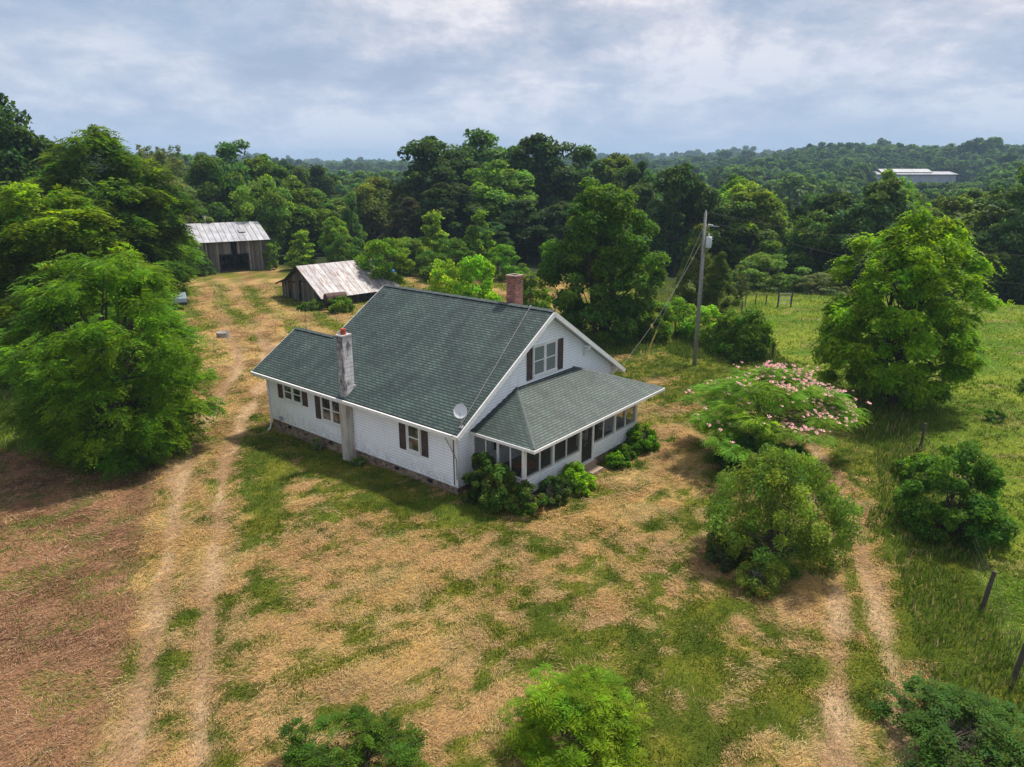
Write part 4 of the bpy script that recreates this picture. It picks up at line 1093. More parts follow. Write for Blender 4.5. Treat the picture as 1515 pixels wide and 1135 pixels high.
PLACED = [
    ('walnut', -30.5, 47, 12.8, 4.5, 'yellow', 'yellow green tree with layered feathery leaves behind the walnut at the left edge'),
    ('walnut', -37.1, 66, 17.0, 5.8, 'mid', 'tall open crowned tree standing above the yellow green tree on the left'),
    ('walnut', -35.8, 71, 12.4, 3.7, 'lime', 'spreading green tree leaning over the left end of the far barn'),
    ('oak', -54.2, 78, 21.7, 6.0, 'dark', 'tall dark tree cut by the left edge of the photo'),
    ('sparse', -46.9, 98, 17.8, 5.0, 'grey', 'sparse tree with upright vine covered shoots against the sky'),
    ('oak', -45.3, 112, 16.3, 5.1, 'green', 'rounded green tree rising behind the far barn roof'),
    ('oak', -47.4, 126, 19.4, 5.8, 'dark', 'pointed dark tree standing highest behind the far barn'),
    ('oak', -43.0, 128, 16.9, 5.2, 'green', 'broad mid green tree right of the pointed dark tree behind the far barn'),
    ('oak', -45.8, 152, 17.6, 5.3, 'dark', 'small dark tree on the skyline above the far barn gable'),
    ('oak', -42.3, 160, 17.4, 5.0, 'dark', 'last low tree of the left ridge beside the distant blue hills'),
    ('oak', -32.3, 110, 11.7, 5.3, 'lime', 'light green spreading tree right of the far barn'),
    ('oak', -49.0, 116, 13.3, 4.3, 'dark', 'dense dark tree directly above the ridge of the far barn'),
    ('poplar', -28.0, 96, 5.8, 2.2, 'lime', 'small bright tree at the right corner of the far barn'),
    ('round', -34.9, 104, 11.9, 3.9, 'green', 'vine covered tree close behind the right end of the far barn'),
    ('oak', -29.5, 116, 8.6, 3.2, 'green', 'green tree in the gap right of the light spreading tree'),
    ('poplar', -22.8, 104, 10.9, 2.1, 'dark', 'narrow dark tree standing behind the small metal roofed shed'),
    ('oak', -23.8, 98, 7.1, 2.2, 'lime', 'small vine draped tree behind the small shed ridge'),
    ('bush', -39.9, 91, 3.4, 1.9, 'dark', 'dark bush covering the left front corner of the far barn'),
    ('mound', -21.4, 93, 5.2, 2.6, 'green', 'mound of draped green vines behind the shed ridge'),
    ('round', -22.0, 122, 12.1, 4.7, 'olive', 'pale rounded tree left of the great oaks'),
    ('cedar', -15.5, 112, 9.7, 4.8, 'brown', 'brownish dark cedar left of the great oaks'),
    ('poplar', -10.5, 96, 8.5, 2.9, 'lime', 'bright young tree in front of the brownish cedar'),
    ('poplar', -4.2, 92, 8.9, 2.1, 'lime', 'slender bright conical tree in front of the great oaks'),
    ('mound', -13.7, 93, 4.7, 4.4, 'lime', 'light green overgrown thicket behind the yellow green tree by the shed'),
    ('mound', -7.6, 88, 5.2, 4.0, 'mid', 'green thicket at the foot of the slender conical tree'),
    ('mound', -1.3, 88, 4.3, 3.0, 'bright', 'light vine thicket right of the slender conical tree'),
    ('bush', -6.2, 64, 5.4, 2.1, 'bright', 'bright shrub showing above the farmhouse ridge, left of a pair'),
    ('bush', -2.9, 62, 6.0, 2.2, 'bright', 'bright shrub showing above the farmhouse ridge beside the brick chimney'),
    ('bush', 1.7, 61, 4.6, 1.9, 'mid', 'low shrub behind the tv antenna on the farmhouse ridge'),
    ('oak', -12.4, 126, 20.1, 6.7, 'dark', 'great dark oak at the left of the central cluster, ragged left outline'),
    ('oak', -6.3, 134, 22.1, 6.7, 'dark', 'great oak second from the left in the central cluster'),
    ('oak', -2.1, 118, 15.4, 5.6, 'green', 'lower rounded oak filling the middle of the central cluster'),
    ('oak', 4.5, 130, 22.3, 6.9, 'dark', 'great dark oak with the highest top right of the centre cluster'),
    ('oak', 11.4, 126, 20.6, 6.0, 'dark', 'dark oak sloping down on the right side of the central cluster'),
    ('oak', 17.9, 132, 20.6, 5.4, 'olive', 'olive oak above the big tree behind the farmhouse'),
    ('oak', 21.8, 124, 19.3, 4.8, 'dark', 'dark tree right of the crown top of the big tree behind the farmhouse'),
    ('oak', 25.5, 118, 15.8, 4.6, 'dark', 'dark tree low between the big tree and the utility pole'),
    ('oak', 27.6, 112, 12.5, 3.1, 'green', 'green tree just left of the utility pole top'),
    ('oak', -9.1, 110, 11.8, 4.9, 'dark', 'dark tree under the left oak of the central cluster'),
    ('oak', 1.8, 108, 9.3, 4.8, 'dark', 'dark shaded tree at the foot of the central oak cluster'),
    ('oak', 7.0, 104, 9.0, 4.4, 'dark', 'dark shaded tree left of the big tree behind the farmhouse'),
    ('oak', -3.2, 104, 6.0, 3.9, 'dark', 'dark low tree behind the slender conical tree'),
    ('cedar', 18.3, 70, 8.6, 2.8, 'cedar', 'dark cedar behind the utility pole'),
    ('cedar', 19.1, 66, 6.2, 2.1, 'cedar', 'yellowish cedar at the right foot of the utility pole cedar'),
    ('mound', 30.2, 84, 4.5, 4.8, 'olive', 'rounded mound of honeysuckle beyond the pasture gate'),
    ('mound', 34.5, 80, 2.4, 3.2, 'grey', 'grey green thicket beside the pasture gate'),
    ('oak', 40.3, 110, 12.2, 4.1, 'green', 'round topped tree behind the honeysuckle mound'),
    ('oak', 46.8, 113, 13.0, 4.5, 'dark', 'round topped dark tree between the honeysuckle mound and the lone pasture tree'),
    ('sparse', 22.9, 71, 3.4, 0.9, 'grey', 'small pale leaved birch in front of the honeysuckle mound'),
    ('bush', 13.4, 57, 3.1, 1.8, 'lime', 'leafy shrub left of the utility pole in the hedge'),
    ('bush', 15.0, 54, 2.9, 1.8, 'lime', 'leafy shrub right of the utility pole in the hedge'),
    ('bush', 15.8, 51, 3.1, 1.5, 'mid', 'deeper green middle shrub of the hedge right of the utility pole'),
    ('bush', 16.6, 49, 3.6, 1.8, 'lime', 'largest shrub at the right end of the hedge by the pasture'),
    ('bush', 11.4, 55, 3.1, 1.6, 'lime', 'shrub in the shade between the big tree and the hedge'),
    ('h_walnut', -19.2, 33, 10.3, 5.7, 'walnut', 'big near walnut tree with long leaflets left of the drive'),
    ('h_elm', 21.4, 38.5, 11.0, 4.8, 'elm', 'large lone light green tree in the pasture at the right'),
    ('h_big', 7.0, 55, 13.0, 5.0, 'big', 'large full tree standing just behind the right end of the farmhouse'),
    ('h_yellow', -13.6, 77, 6.2, 3.2, 'bright', 'yellow green tree overhanging the tin shed roof'),
    ('h_shrub', 9.1, 21.8, 4.1, 2.8, 'sage', 'loose light green shrub in the yard left of the two wheel tracks'),
    ('h_bush', 16.2, 23.6, 3.6, 2.1, 'bushdark', 'dense dark green bush by the fence at the right'),
    ('h_peach', 1.4, 13.2, 1.8, 1.8, 'peach', 'bright green narrow leaved bush at the bottom centre edge'),
    ('h_glossy', -3.4, 12.8, 1.4, 1.8, 'glossy', 'dark glossy leaved sapling at the bottom edge, left of the bright bush'),
    ('h_dark', 10.4, 13.2, 1.1, 2.3, 'bushdark', 'dark leafy bush filling the bottom right corner'),
]

# ------------------------------------------------------------------ plants
LEAFCOL = dict(
    dark=(.068,.130,.030), green=(.108,.190,.026), mid=(.135,.230,.020), lime=(.150,.250,.020), yellow=(.130,.215,.014),
    olive=(.115,.165,.030), grey=(.125,.170,.060), brown=(.090,.085,.045), cedar=(.080,.120,.022), bright=(.165,.290,.016),
    walnut=(.145,.275,.016), elm=(.165,.285,.014), big=(.085,.165,.020), sage=(.185,.255,.045), peach=(.190,.305,.012),
    glossy=(.070,.140,.012), mimosa=(.150,.265,.024), vine=(.075,.135,.022), bushdark=(.085,.165,.020), hosta=(.140,.270,.016))

SHAPE = {
    'oak': lambda t: np.clip(.42 + 1.7*t, 0, 1)*np.sqrt(np.clip(1 - t**2.6, 0, 1)),
    'egg': lambda t: np.clip(.66 + 1.3*t, 0, 1)*np.sqrt(np.clip(1 - np.clip((t - .22)/.78, 0, 1)**2, 0, 1)),
    'round': lambda t: np.sqrt(np.clip(1 - (2*t - 1)**2, 0, 1)),
    'poplar': lambda t: (1 - t)**.62*np.clip(.45 + t*3.5, 0, 1),
    'cedar': lambda t: (1 - t)**.8*np.clip(.7 + t*3, 0, 1),
    'dome': lambda t: np.sqrt(np.clip(1 - t**2, 0, 1))*np.clip(.75 + t, 0, 1),
    'elm': lambda t: np.clip(.55 + 1.3*t, 0, 1)*np.sqrt(np.clip(1 - np.clip((t - .30)/.70, 0, 1)**2.2, 0, 1)),
    'vase': lambda t: np.clip(.35 + .9*t, 0, 1)*np.sqrt(np.clip(1 - np.clip((t - .55)/.45, 0, 1)**2, 0, 1)),
}

def clumps(rs, n, H, base, R, shape, rlo, rhi, inner=.30, lump=.45):
    f = SHAPE[shape]; out = []
    dirs = rs.rand(7, 2)
    ph = rs.rand(4)*6.28
    while len(out) < n:
        t = rs.rand()
        if rs.rand() > float(f(np.array(t)))**1.0 + .05: continue
        a = rs.rand()*2*math.pi
        lf = 1 + lump*(.5*math.sin(2*a + ph[0] + 3*t) + .35*math.sin(3*a + ph[1] - 5*t) + .3*math.sin(5*a + ph[2] + 7*t))
        rr = R*float(f(np.array(t)))*math.sqrt(inner + (1 - inner)*rs.rand())*lf*.86
        z = base + (H - base)*(t*.93)
        out.append((rr*math.cos(a), rr*math.sin(a), z, R*rs.uniform(rlo, rhi)))
    A = np.array(out); return A[:, :3], A[:, 3]

def unit(v): return v/(np.linalg.norm(v, axis=-1, keepdims=True) + 1e-9)

def quads(P, D, Nn, L, Wd, fold=0):
    """diamond leaves: centre P, long axis D, normal Nn"""
    S = unit(np.cross(D, Nn)); L = L[:, None]; Wd = Wd[:, None]
    V = np.stack([P - D*L*.5, P + S*Wd*.5 - D*L*.06, P + D*L*.5, P - S*Wd*.5 - D*L*.06], 1)
    return V.reshape(-1, 3)

def tones(rs, n, grp=None, ng=0, warm=.12):
    k = rs.uniform(.62, 1.38, n)
    if grp is not None: k = k*rs.uniform(.72, 1.28, ng)[grp]
    w = rs.uniform(-1, 1, n)*warm
    if grp is not None: w = w + rs.uniform(-.16, .14, ng)[grp]
    return np.stack([k*(1 + w*1.2), k, k*(1 - w)], -1)

def cloud(rs, C, rc, per, size, aspect=.55, flat=.72, up=.55, out=.75, jit=.55, sized=.35, centre=None):
    n = len(C)*per; g = np.repeat(np.arange(len(C)), per)
    d = unit(rs.normal(size=(n, 3))); d[:, 2] = np.where(rs.rand(n) < .62, np.abs(d[:, 2]), d[:, 2])
    r = rc[g]*rs.rand(n)**.42
    P = C[g] + d*r[:, None]*np.array([1, 1, flat])
    Nn = unit(d*out + np.array([0, 0, up]) + rs.normal(size=(n, 3))*jit)
    D = unit(np.cross(Nn, rs.normal(size=(n, 3)))); D[:, 2] -= .25; D = unit(D)
    L = size*rs.uniform(1 - sized, 1 + sized, n)
    return quads(P, D, Nn, L, L*aspect), tones(rs, n, g, len(C))

def fronds(rs, C, rc, per, flen, pairs=6, lw=(.17, .06), flat=.7, droop=.35, layered=.0):
    n = len(C)*per; g = np.repeat(np.arange(len(C)), per)
    d = unit(rs.normal(size=(n, 3))); d[:, 2] = np.where(rs.rand(n) < .7, np.abs(d[:, 2]), d[:, 2])
    P = C[g] + d*(rc[g]*rs.rand(n)**.45)[:, None]*np.array([1, 1, flat])
    out = unit(np.concatenate([d[:, :2] + .5*unit(C[g][:, :2]), np.zeros((n, 1))], 1) + rs.normal(size=(n, 3))*.45)
    out[:, 2] = out[:, 2]*(1 - layered)*.5 + .12; out = unit(out)
    side = unit(np.cross(out, np.array([0, 0, 1.0]) + rs.normal(size=(n, 3))*.22)); Nn = unit(np.cross(side, out))
    fl = flen*rs.uniform(.7, 1.25, n); tn = tones(rs, n, g, len(C))
    VV = []; TT = []
    for k in range(pairs + 1):
        s = (k + .6)/(pairs + 1); base = P + out*(fl*s)[:, None]; base[:, 2] -= droop*fl*s*s
        for sg in ((-1, 1) if k < pairs else (0,)):
            D = unit(side*sg*.9 + out*(.45 if sg else 1) - np.array([0, 0, .22]) + rs.normal(size=(n, 3))*.10)
            l = lw[0]*rs.uniform(.8, 1.2, n)*(1 - .35*abs(s - .45)*2)
            VV.append(quads(base + D*(l*.5)[:, None], D, unit(Nn + rs.normal(size=(n, 3))*.18), l, l*lw[1]/lw[0])); TT.append(tn*rs.uniform(.85, 1.15, n)[:, None])
    return np.concatenate(VV), np.concatenate(TT)

def crown_mesh(name, VT):
    V = np.concatenate([v for v, t in VT]); T = np.concatenate([t for v, t in VT])
    F = np.arange(len(V)).reshape(-1, 4)
    return np_mesh(name, V, F, MAT['leaf'], np.repeat(T, 4, 0))

def limbs(rs, H, base, C, r0, n=12, stems=1, spread=.0, mat='bark', low=.25):
    m = MB()
    for s in range(stems):
        a0 = s*2.4 + 1; off = spread*(1 if stems > 1 else 0)
        sx, sy = off*math.cos(a0), off*math.sin(a0)
        top = np.array([sx*3, sy*3, base + (H - base)*.62])
        P = [np.array([sx*.6, sy*.6, -.4]), np.array([sx, sy, base*.5]), np.array([sx*1.6, sy*1.6, base + .1*(H-base)]), (np.array([sx*2.3, sy*2.3, base + (H-base)*.35])), top]
        P = [p + np.array([rs.normal()*.05*r0*6, rs.normal()*.05*r0*6, 0]) for p in P]
        m.tube(P, [r0*1.35, r0, r0*.85, r0*.6, r0*.22], 9)
        idx = rs.permutation(len(C))[:n]
        for i in idx:
            c = C[i]; f = rs.uniform(low, .85); q = P[1]*(1-f) + P[4]*f
            if c[2] < q[2]: q = P[1]*.6 + P[2]*.4 if c[2] > P[1][2] else P[1]
            mid = q*.45 + c*.55 + np.array([0, 0, -.06*np.linalg.norm(c-q)]) + rs.normal(size=3)*.04*np.linalg.norm(c-q)
            m.tube([q, q*.7 + mid*.3 + np.array([0, 0, .02*H]), mid, c], [r0*.40, r0*.30, r0*.18, r0*.06], 6, False)
    me = bpy.data.meshes.new('trunk'); me.from_pydata([tuple(v) for v in m.v], [], m.f)
    me.polygons.foreach_set('use_smooth', [True]*len(me.polygons)); me.materials.append(MAT[mat]); me.update()
    return me

PROTO = {}
def proto(key, variants):
    """mesh pairs (crown, trunk) with their natural height and radius"""
    if key not in PROTO: PROTO[key] = variants()
    return PROTO[key]

def mk(kind, seed):
    rs = np.random.RandomState(seed)
    if kind == 'oak':
        H, R, b = 18, 6, 2.2; C, rc = clumps(rs, 95, H, b, R, 'oak', .17, .31, .30)
        v = [cloud(rs, C, rc, 230, .52, .66, .8)]; t = limbs(rs, H, b, C, .32, 10)
    elif kind == 'round':
        H, R, b = 12, 5, 1.0; C, rc = clumps(rs, 70, H, b, R, 'round', .18, .32, .35)
        v = [cloud(rs, C, rc, 200, .44, .62, .8)]; t = limbs(rs, H, b, C, .22, 8)
    elif kind == 'poplar':
        H, R, b = 9, 2.3, .3; C, rc = clumps(rs, 60, H, b, R, 'poplar', .20, .34, .3, .2)
        v = [cloud(rs, C, rc, 110, .30, .7, .9)]; t = limbs(rs, H, b, C, .14, 6)
    elif kind == 'cedar':
        H, R, b = 9, 3, .3; C, rc = clumps(rs, 80, H, b, R, 'cedar', .13, .24, .35, .25)
        v = [cloud(rs, C, rc, 190, .30, .28, 1.1, up=.8, jit=.8)]; t = limbs(rs, H, b, C, .16, 8)
    elif kind == 'mound':
        H, R, b = 5, 4.5, .1; C, rc = clumps(rs, 75, H, b, R, 'dome', .12, .22, .4, .25)
        v = [cloud(rs, C, rc, 170, .30, .5, .6, up=.8)]; t = limbs(rs, H, b, C, .10, 10, 3, .3)
    elif kind == 'bush':
        H, R, b = 3.4, 1.9, .1; C, rc = clumps(rs, 60, H, b, R, 'dome', .16, .30, .3, .3)
        v = [cloud(rs, C, rc, 120, .19, .62, .9, up=.6)]; t = limbs(rs, H, b, C, .05, 10, 3, .12)
    elif kind == 'sparse':
        H, R, b = 17, 5, 2; C, rc = clumps(rs, 80, 13.5, b, R, 'oak', .12, .22, .3, .4)
        top = np.concatenate([np.array([x, y, 12.5]) + np.linspace(0, 1, 7)[:, None]*np.array([dx, dy, hh]) for x, y, dx, dy, hh in [(rs.uniform(-3.5, 3.5), rs.uniform(-3, 3), rs.normal()*1.1, rs.normal()*1.1, rs.uniform(.6, 2.6)) for _ in range(20)]]); C = np.concatenate([C, top]); rc = np.concatenate([rc, np.tile(np.linspace(.8, .35, 7), 20)])
        v = [cloud(rs, C[:80], rc[:80], 130, .36, .6, .9), cloud(rs, C[80:], rc[80:], 34, .30, .45, 1.0)]; t = limbs(rs, H, b, C, .20, 40, mat='palebark')
    elif kind == 'walnut':
        H, R, b = 14, 5.2, .8; C, rc = clumps(rs, 150, H, b, R, 'egg', .11, .22, .25, .38)
        v = [fronds(rs, C, rc, 50, .80, 5, (.36, .15), 1.0, .60), cloud(rs, C, rc*.95, 110, .38, .5, 1.0)]; t = limbs(rs, H, b, C, .26, 16)
    elif kind == 'fir':
        H, R, b = 16, 3.2, .5; C, rc = clumps(rs, 60, H, b, R, 'cedar', .16, .30, .4, .25)
        v = [cloud(rs, C, rc, 120, .45, .4, .6)]; t = limbs(rs, H, b, C, .2, 5)
    elif kind == 'far':
        H, R, b = 16, 5.6, 1.0
        if rs.rand() < .4: H, R = 18, 3.9
        C, rc = clumps(rs, 46, H, b, R, 'round' if R > 5 else 'poplar', .20, .36, .35)
        v = [cloud(rs, C, rc, 80, 1.05, .75, .8)]; t = limbs(rs, H, b, C, .3, 3)
    elif kind == 'h_walnut':
        H, R, b = 8.0, 5.0, .2; C, rc = clumps(rs, 210, H, b, R, 'egg', .08, .16, .18, .24)
        v = [fronds(rs, C, rc, 46, .50, 6, (.20, .062), .9, .55), cloud(rs, C*np.array([.85, .85, .95]), rc, 70, .20, .5, .8)]; t = limbs(rs, H, b, C, .26, 34, 2, .35)
    elif kind == 'h_elm':
        H, R, b = 9.4, 4.5, .5; C, rc = clumps(rs, 210, H, b, R, 'egg', .08, .17, .15, .26)
        v = [cloud(rs, C, rc, 300, .23, .5, .75, up=.6), fronds(rs, C, rc*1.3, 18, .45, 4, (.20, .08), 1.0, .75)]; t = limbs(rs, H, b, C, .17, 18, 4, .28)
    elif kind == 'h_big':
        H, R, b = 12, 4.9, .8; C, rc = clumps(rs, 150, H, b, R, 'egg', .11, .21, .25, .28)
        v = [cloud(rs, C, rc, 330, .27, .6, .8, up=.6)]; t = limbs(rs, H, b, C, .20, 16, 4, .42)
    elif kind == 'h_yellow':
        H, R, b = 7, 3.3, .8; C, rc = clumps(rs, 60, H, b, R, 'vase', .16, .28, .3, .3)
        v = [cloud(rs, C, rc, 190, .27, .6, .7, up=.7)]; t = limbs(rs, H, b, C, .14, 14, 2, .2)
    elif kind == 'h_shrub':
        H, R, b = 3.1, 2.5, .1; C, rc = clumps(rs, 160, H, b, R, 'dome', .08, .18, .22, .30)
        v = [cloud(rs, C, rc, 270, .088, .45, 1.1, up=.6, jit=.8)]; t = limbs(rs, H, b, C, .035, 26, 5, .16)
    elif kind == 'h_bush':
        H, R, b = 3.4, 2.0, .1; C, rc = clumps(rs, 110, H, b, R, 'dome', .10, .20, .3, .35)
        v = [cloud(rs, C, rc, 270, .12, .55, .9, up=.6)]; t = limbs(rs, H, b, C, .045, 22, 4, .14)
    elif kind == 'h_peach':
        H, R, b = 2.6, 2.0, .1; C, rc = clumps(rs, 95, H, b, R, 'dome', .09, .17, .30, .35)
        C = np.concatenate([C, np.stack([rs.uniform(-.9, .9, 14), rs.uniform(-.7, .7, 14), H*rs.uniform(.85, 1.08, 14)], -1)]); rc = np.concatenate([rc, np.full(14, .17)])
        v = [fronds(rs, C, rc, 17, .36, 5, (.19, .042), 1.3, .45)]; t = limbs(rs, H, b, C, .035, 22, 4, .12)
    elif kind == 'h_dark':
        H, R, b = 2.3, 2.1, .1; C, rc = clumps(rs, 90, H, b, R, 'dome', .07, .15, .2, .35)
        v = [cloud(rs, C, rc, 110, .11, .45, 1.2), fronds(rs, C, rc*1.3, 8, .3, 4, (.11, .04), 1.0, .3)]; t = limbs(rs, H, b, C, .03, 30, 5, .15)
    elif kind == 'h_glossy':
        H, R, b = 2.5, 1.9, .1; C, rc = clumps(rs, 38, H*.85, b, R*.9, 'dome', .06, .13, .3, .9)
        v = [fronds(rs, C, rc, 26, .34, 5, (.11, .055), 1.0, .3)]; t = limbs(rs, H, b, C, .03, 22, 4, .12)
    return crown_mesh(kind + '_crown', v), t, H, R

NAMES = dict(oak='broadleaf_tree', round='broadleaf_tree', poplar='young_tree', cedar='cedar_tree', mound='thicket', bush='shrub', sparse='sparse_tree',
             walnut='feathery_tree', fir='pine_tree', far='forest_tree', h_walnut='walnut_tree', h_elm='pasture_tree', h_big='shade_tree', h_yellow='yard_tree',
             h_shrub='garden_shrub', h_bush='dense_bush', h_peach='narrow_leaf_bush', h_glossy='glossy_bush', h_dark='loose_bush')
CAT = lambda k: 'shrub' if k in ('mound', 'bush', 'h_shrub', 'h_bush', 'h_peach', 'h_glossy', 'h_dark') else 'tree'
NVAR = dict(oak=6, far=5, round=2, cedar=2, mound=2, bush=3, walnut=2, fir=2, h_glossy=1)
MESHES = {}
def get(kind, i):
    k = (kind, i % NVAR.get(kind, 1))
    if k not in MESHES: MESHES[k] = mk(kind, 100 + 17*k[1] + 7*list(NAMES).index(kind))
    return MESHES[k]

TREES = {}
COUNT = {}
def plant(kind, x, y, h, R, colour, label, group=None, rz=None, jitter=.08, rs=random):
    i = COUNT[kind] = COUNT.get(kind, 0) + 1
    cm, tm, H0, R0 = get(kind, i)
    t = empty(NAMES[kind], (x, y, gz(x, y) - .05), rs.uniform(0, 6.28) if rz is None else rz, label, CAT(kind), group)
    if (kind, i % NVAR.get(kind, 1)) not in TREES:
        c = link(bpy.data.objects.new('crown', cm), t); s = link(bpy.data.objects.new('trunk', tm), t)
        TREES[(kind, i % NVAR.get(kind, 1))] = (c, s)
    else:
        c0, s0 = TREES[(kind, i % NVAR.get(kind, 1))]
        c = c0.copy(); s = s0.copy(); link(c, t); link(s, t)
    sc = (R/R0, R/R0*rs.uniform(.92, 1.08), h/H0)
    t.scale = sc
    col = LEAFCOL[colour]; j = [rs.uniform(1 - jitter, 1 + jitter) for _ in range(3)]
    c.color = (col[0]*j[0], col[1]*j[1], col[2]*j[2], 1)
    return t

GROUPS = dict(oak='broadleaf trees around the farm', round='broadleaf trees around the farm', poplar='young trees by the barns', cedar='cedars', mound='overgrown thickets',
              bush='shrubs around the yard', walnut='feathery trees on the left', sparse='sparse pale trees', h_glossy='glossy bushes along the bottom edge')
for kind, x, y, h, R, ck, lab in PLACED:
    plant(kind, x, y, h, R*(1.0 if kind.startswith('h_') else (1.25 if 'oak' in lab or kind == 'walnut' else 1.1)), ck, lab, GROUPS.get(kind), rz=(1.3 if kind == 'h_walnut' else None))

# forest in the valley: individual trees out to about 250 m, then one mass
rf = random.Random(5)
occupied = [(p[1], p[2], p[4]) for p in PLACED]
def forest_ok(x, y):
    az = math.degrees(math.atan2(x, y)); r = math.hypot(x, y)
    if az < 6 and y < 112 + 6*(az < -8): return False
    if az >= 6 and az < 19 and y < 100: return False
    if az >= 19 and y < 88 - .55*max(0, az - 24): return False
    if abs(x - 269) < 36 and 395 < y < 520: return y < 440 and False
    return all(math.hypot(x - a, y - b) > .72*(c + 4.0) for a, b, c in occupied)
cand = []
for ring in range(0, 24):
    r = 84 + ring*8.2
    n = int(r*math.radians(84)/9.2)
    for k in range(n):
        az = math.radians(-42 + 84*(k + .5)/n) + rf.uniform(-3.4, 3.4)/r; rr = r + rf.uniform(-3, 3)
        x, y = rr*math.sin(az), rr*math.cos(az)
        if abs(x) < y*.76 + 8 and forest_ok(x, y): cand.append((rr, x, y))
cand.sort()
KL = {'oak': ('broadleaf tree crowded among others in the wooded valley beyond the fields', 'forest broadleaf trees beyond the fields'),
      'fir': ('dark narrow pine tree standing in the wooded valley beyond the fields', 'forest pines beyond the fields'),
      'round': ('low rounded tree in the wooded valley beyond the fields', 'forest round trees beyond the fields')}
NEARF = cand[:300]
print('forest candidates', len(cand), 'last r', NEARF[-1][0])
for rr, x, y in NEARF:
    az = math.degrees(math.atan2(x, y))
    kind = rf.choices(['oak', 'fir', 'round'], [6, 1.6 if az > 15 else .5, 1])[0]
    h = rf.uniform(16, 21.5) if az > 10 else rf.uniform(12, 15.5)
    if rr < 118: h *= .74
    if -17 < az < -7.5: h = max(5, min(h, 11.0 - .026*rr - gz(x, y)))
    if kind == 'round': h *= .72
    R = rf.uniform(4.6, 6.4)*(1 if kind != 'fir' else .7)
    ck = rf.choices(['dark', 'green', 'olive', 'mid', 'brown'], [6, 5, 2, 1.5, .25])[0]
    lab, grp = KL[kind]
    plant(kind, x, y, h, R, ck, lab, grp, rs=rf)

# the rest of the woods: one object, low crowns instanced on points
def wood_points():
    rs = np.random.RandomState(9); P = []; S = []
    rmax_near = NEARF[-1][0] + 3
    for r0, r1, sp, sc in ((rmax_near, 700, 9.5, 1.2), (700, 1500, 14, 1.6), (1500, 3600, 27, 2.6)):
        n = int((r1*r1 - r0*r0)*math.radians(41)/(sp*sp))
        r = np.sqrt(rs.rand(n)*(r1*r1 - r0*r0) + r0*r0); a = np.radians(rs.uniform(-41, 41, n))
        x = r*np.sin(a); y = r*np.cos(a)
        clear = fbm(x/90, y/90, 6, 3) > (.70 if r0 > 600 else .9)
        ok = ~clear & ~((np.abs(x - 269*y/480) < 36) & (y > 462) & (y < 512))
        x, y, r = x[ok], y[ok], r[ok]
        s = sc*rs.uniform(.6, 1.15, len(x))*(.75 + .6*fbm(x/60, y/60, 2, 3))
        front = (np.abs(x/y - .560) < .082) & (y < 505)
        cap_ = (13 - 9.2*y/480 - terrain(x, y))/17.0
        s = np.where(front, np.minimum(s, cap_), s); ok = s > .28; x, y, s = x[ok], y[ok], s[ok]
        P.append(np.stack([x, y, terrain(x, y) - .4*sc], -1)); S.append(s)
    # front rows hiding the foot of the arena
    return np.concatenate(P), np.concatenate(S)
P, S = wood_points()
me = bpy.data.meshes.new('distant_woods'); me.vertices.add(len(P)); me.vertices.foreach_set('co', P.astype(np.float32).ravel())
a = me.attributes.new('sc', 'FLOAT', 'POINT'); a.data.foreach_set('value', S.astype(np.float32))
a = me.attributes.new('rz', 'FLOAT', 'POINT'); a.data.foreach_set('value', (np.random.RandomState(2).rand(len(P))*6.28).astype(np.float32))
woods = link(bpy.data.objects.new('distant_woods', me)); woods.color = (*LEAFCOL['dark'], 1)
tag(woods, 'far off unbroken woods rolling to the horizon', 'woods', kind='stuff')
ng = bpy.data.node_groups.new('scatter_woods', 'GeometryNodeTree')
ng.interface.new_socket('Geometry', in_out='INPUT', socket_type='NodeSocketGeometry')
ng.interface.new_socket('Geometry', in_out='OUTPUT', socket_type='NodeSocketGeometry')
gi = ng.nodes.new('NodeGroupInput'); go = ng.nodes.new('NodeGroupOutput')
join = ng.nodes.new('GeometryNodeJoinGeometry'); ip = ng.nodes.new('GeometryNodeInstanceOnPoints')
fars = []
for i in range(5):
    rr, x, y = cand[300 + i*7] if len(cand) > 330 else (262, 40 + 20*i, 250)
    t = plant('far', x, y, 16, 5.6, ['dark', 'green', 'dark', 'olive', 'dark'][i], 'tree at the front of the distant woods, beyond the valley', 'front trees of the distant woods')
    fars.append([c for c in t.children if c.name.startswith('crown')][0])
for o in fars:
    oi = ng.nodes.new('GeometryNodeObjectInfo'); oi.inputs['Object'].default_value = o; oi.inputs['As Instance'].default_value = True
    ng.links.new(oi.outputs['Geometry'], join.inputs[0])
na = ng.nodes.new('GeometryNodeInputNamedAttribute'); na.data_type = 'FLOAT'; na.inputs['Name'].default_value = 'sc'
nr = ng.nodes.new('GeometryNodeInputNamedAttribute'); nr.data_type = 'FLOAT'; nr.inputs['Name'].default_value = 'rz'
cx = ng.nodes.new('ShaderNodeCombineXYZ'); ng.links.new(nr.outputs[0], cx.inputs[2])
ng.links.new(gi.outputs[0], ip.inputs['Points']); ng.links.new(join.outputs[0], ip.inputs['Instance']); ip.inputs['Pick Instance'].default_value = True
ng.links.new(na.outputs[0], ip.inputs['Scale']); ng.links.new(cx.outputs[0], ip.inputs['Rotation']); ng.links.new(ip.outputs[0], go.inputs[0])
md = woods.modifiers.new('scatter', 'NODES'); md.node_group = ng

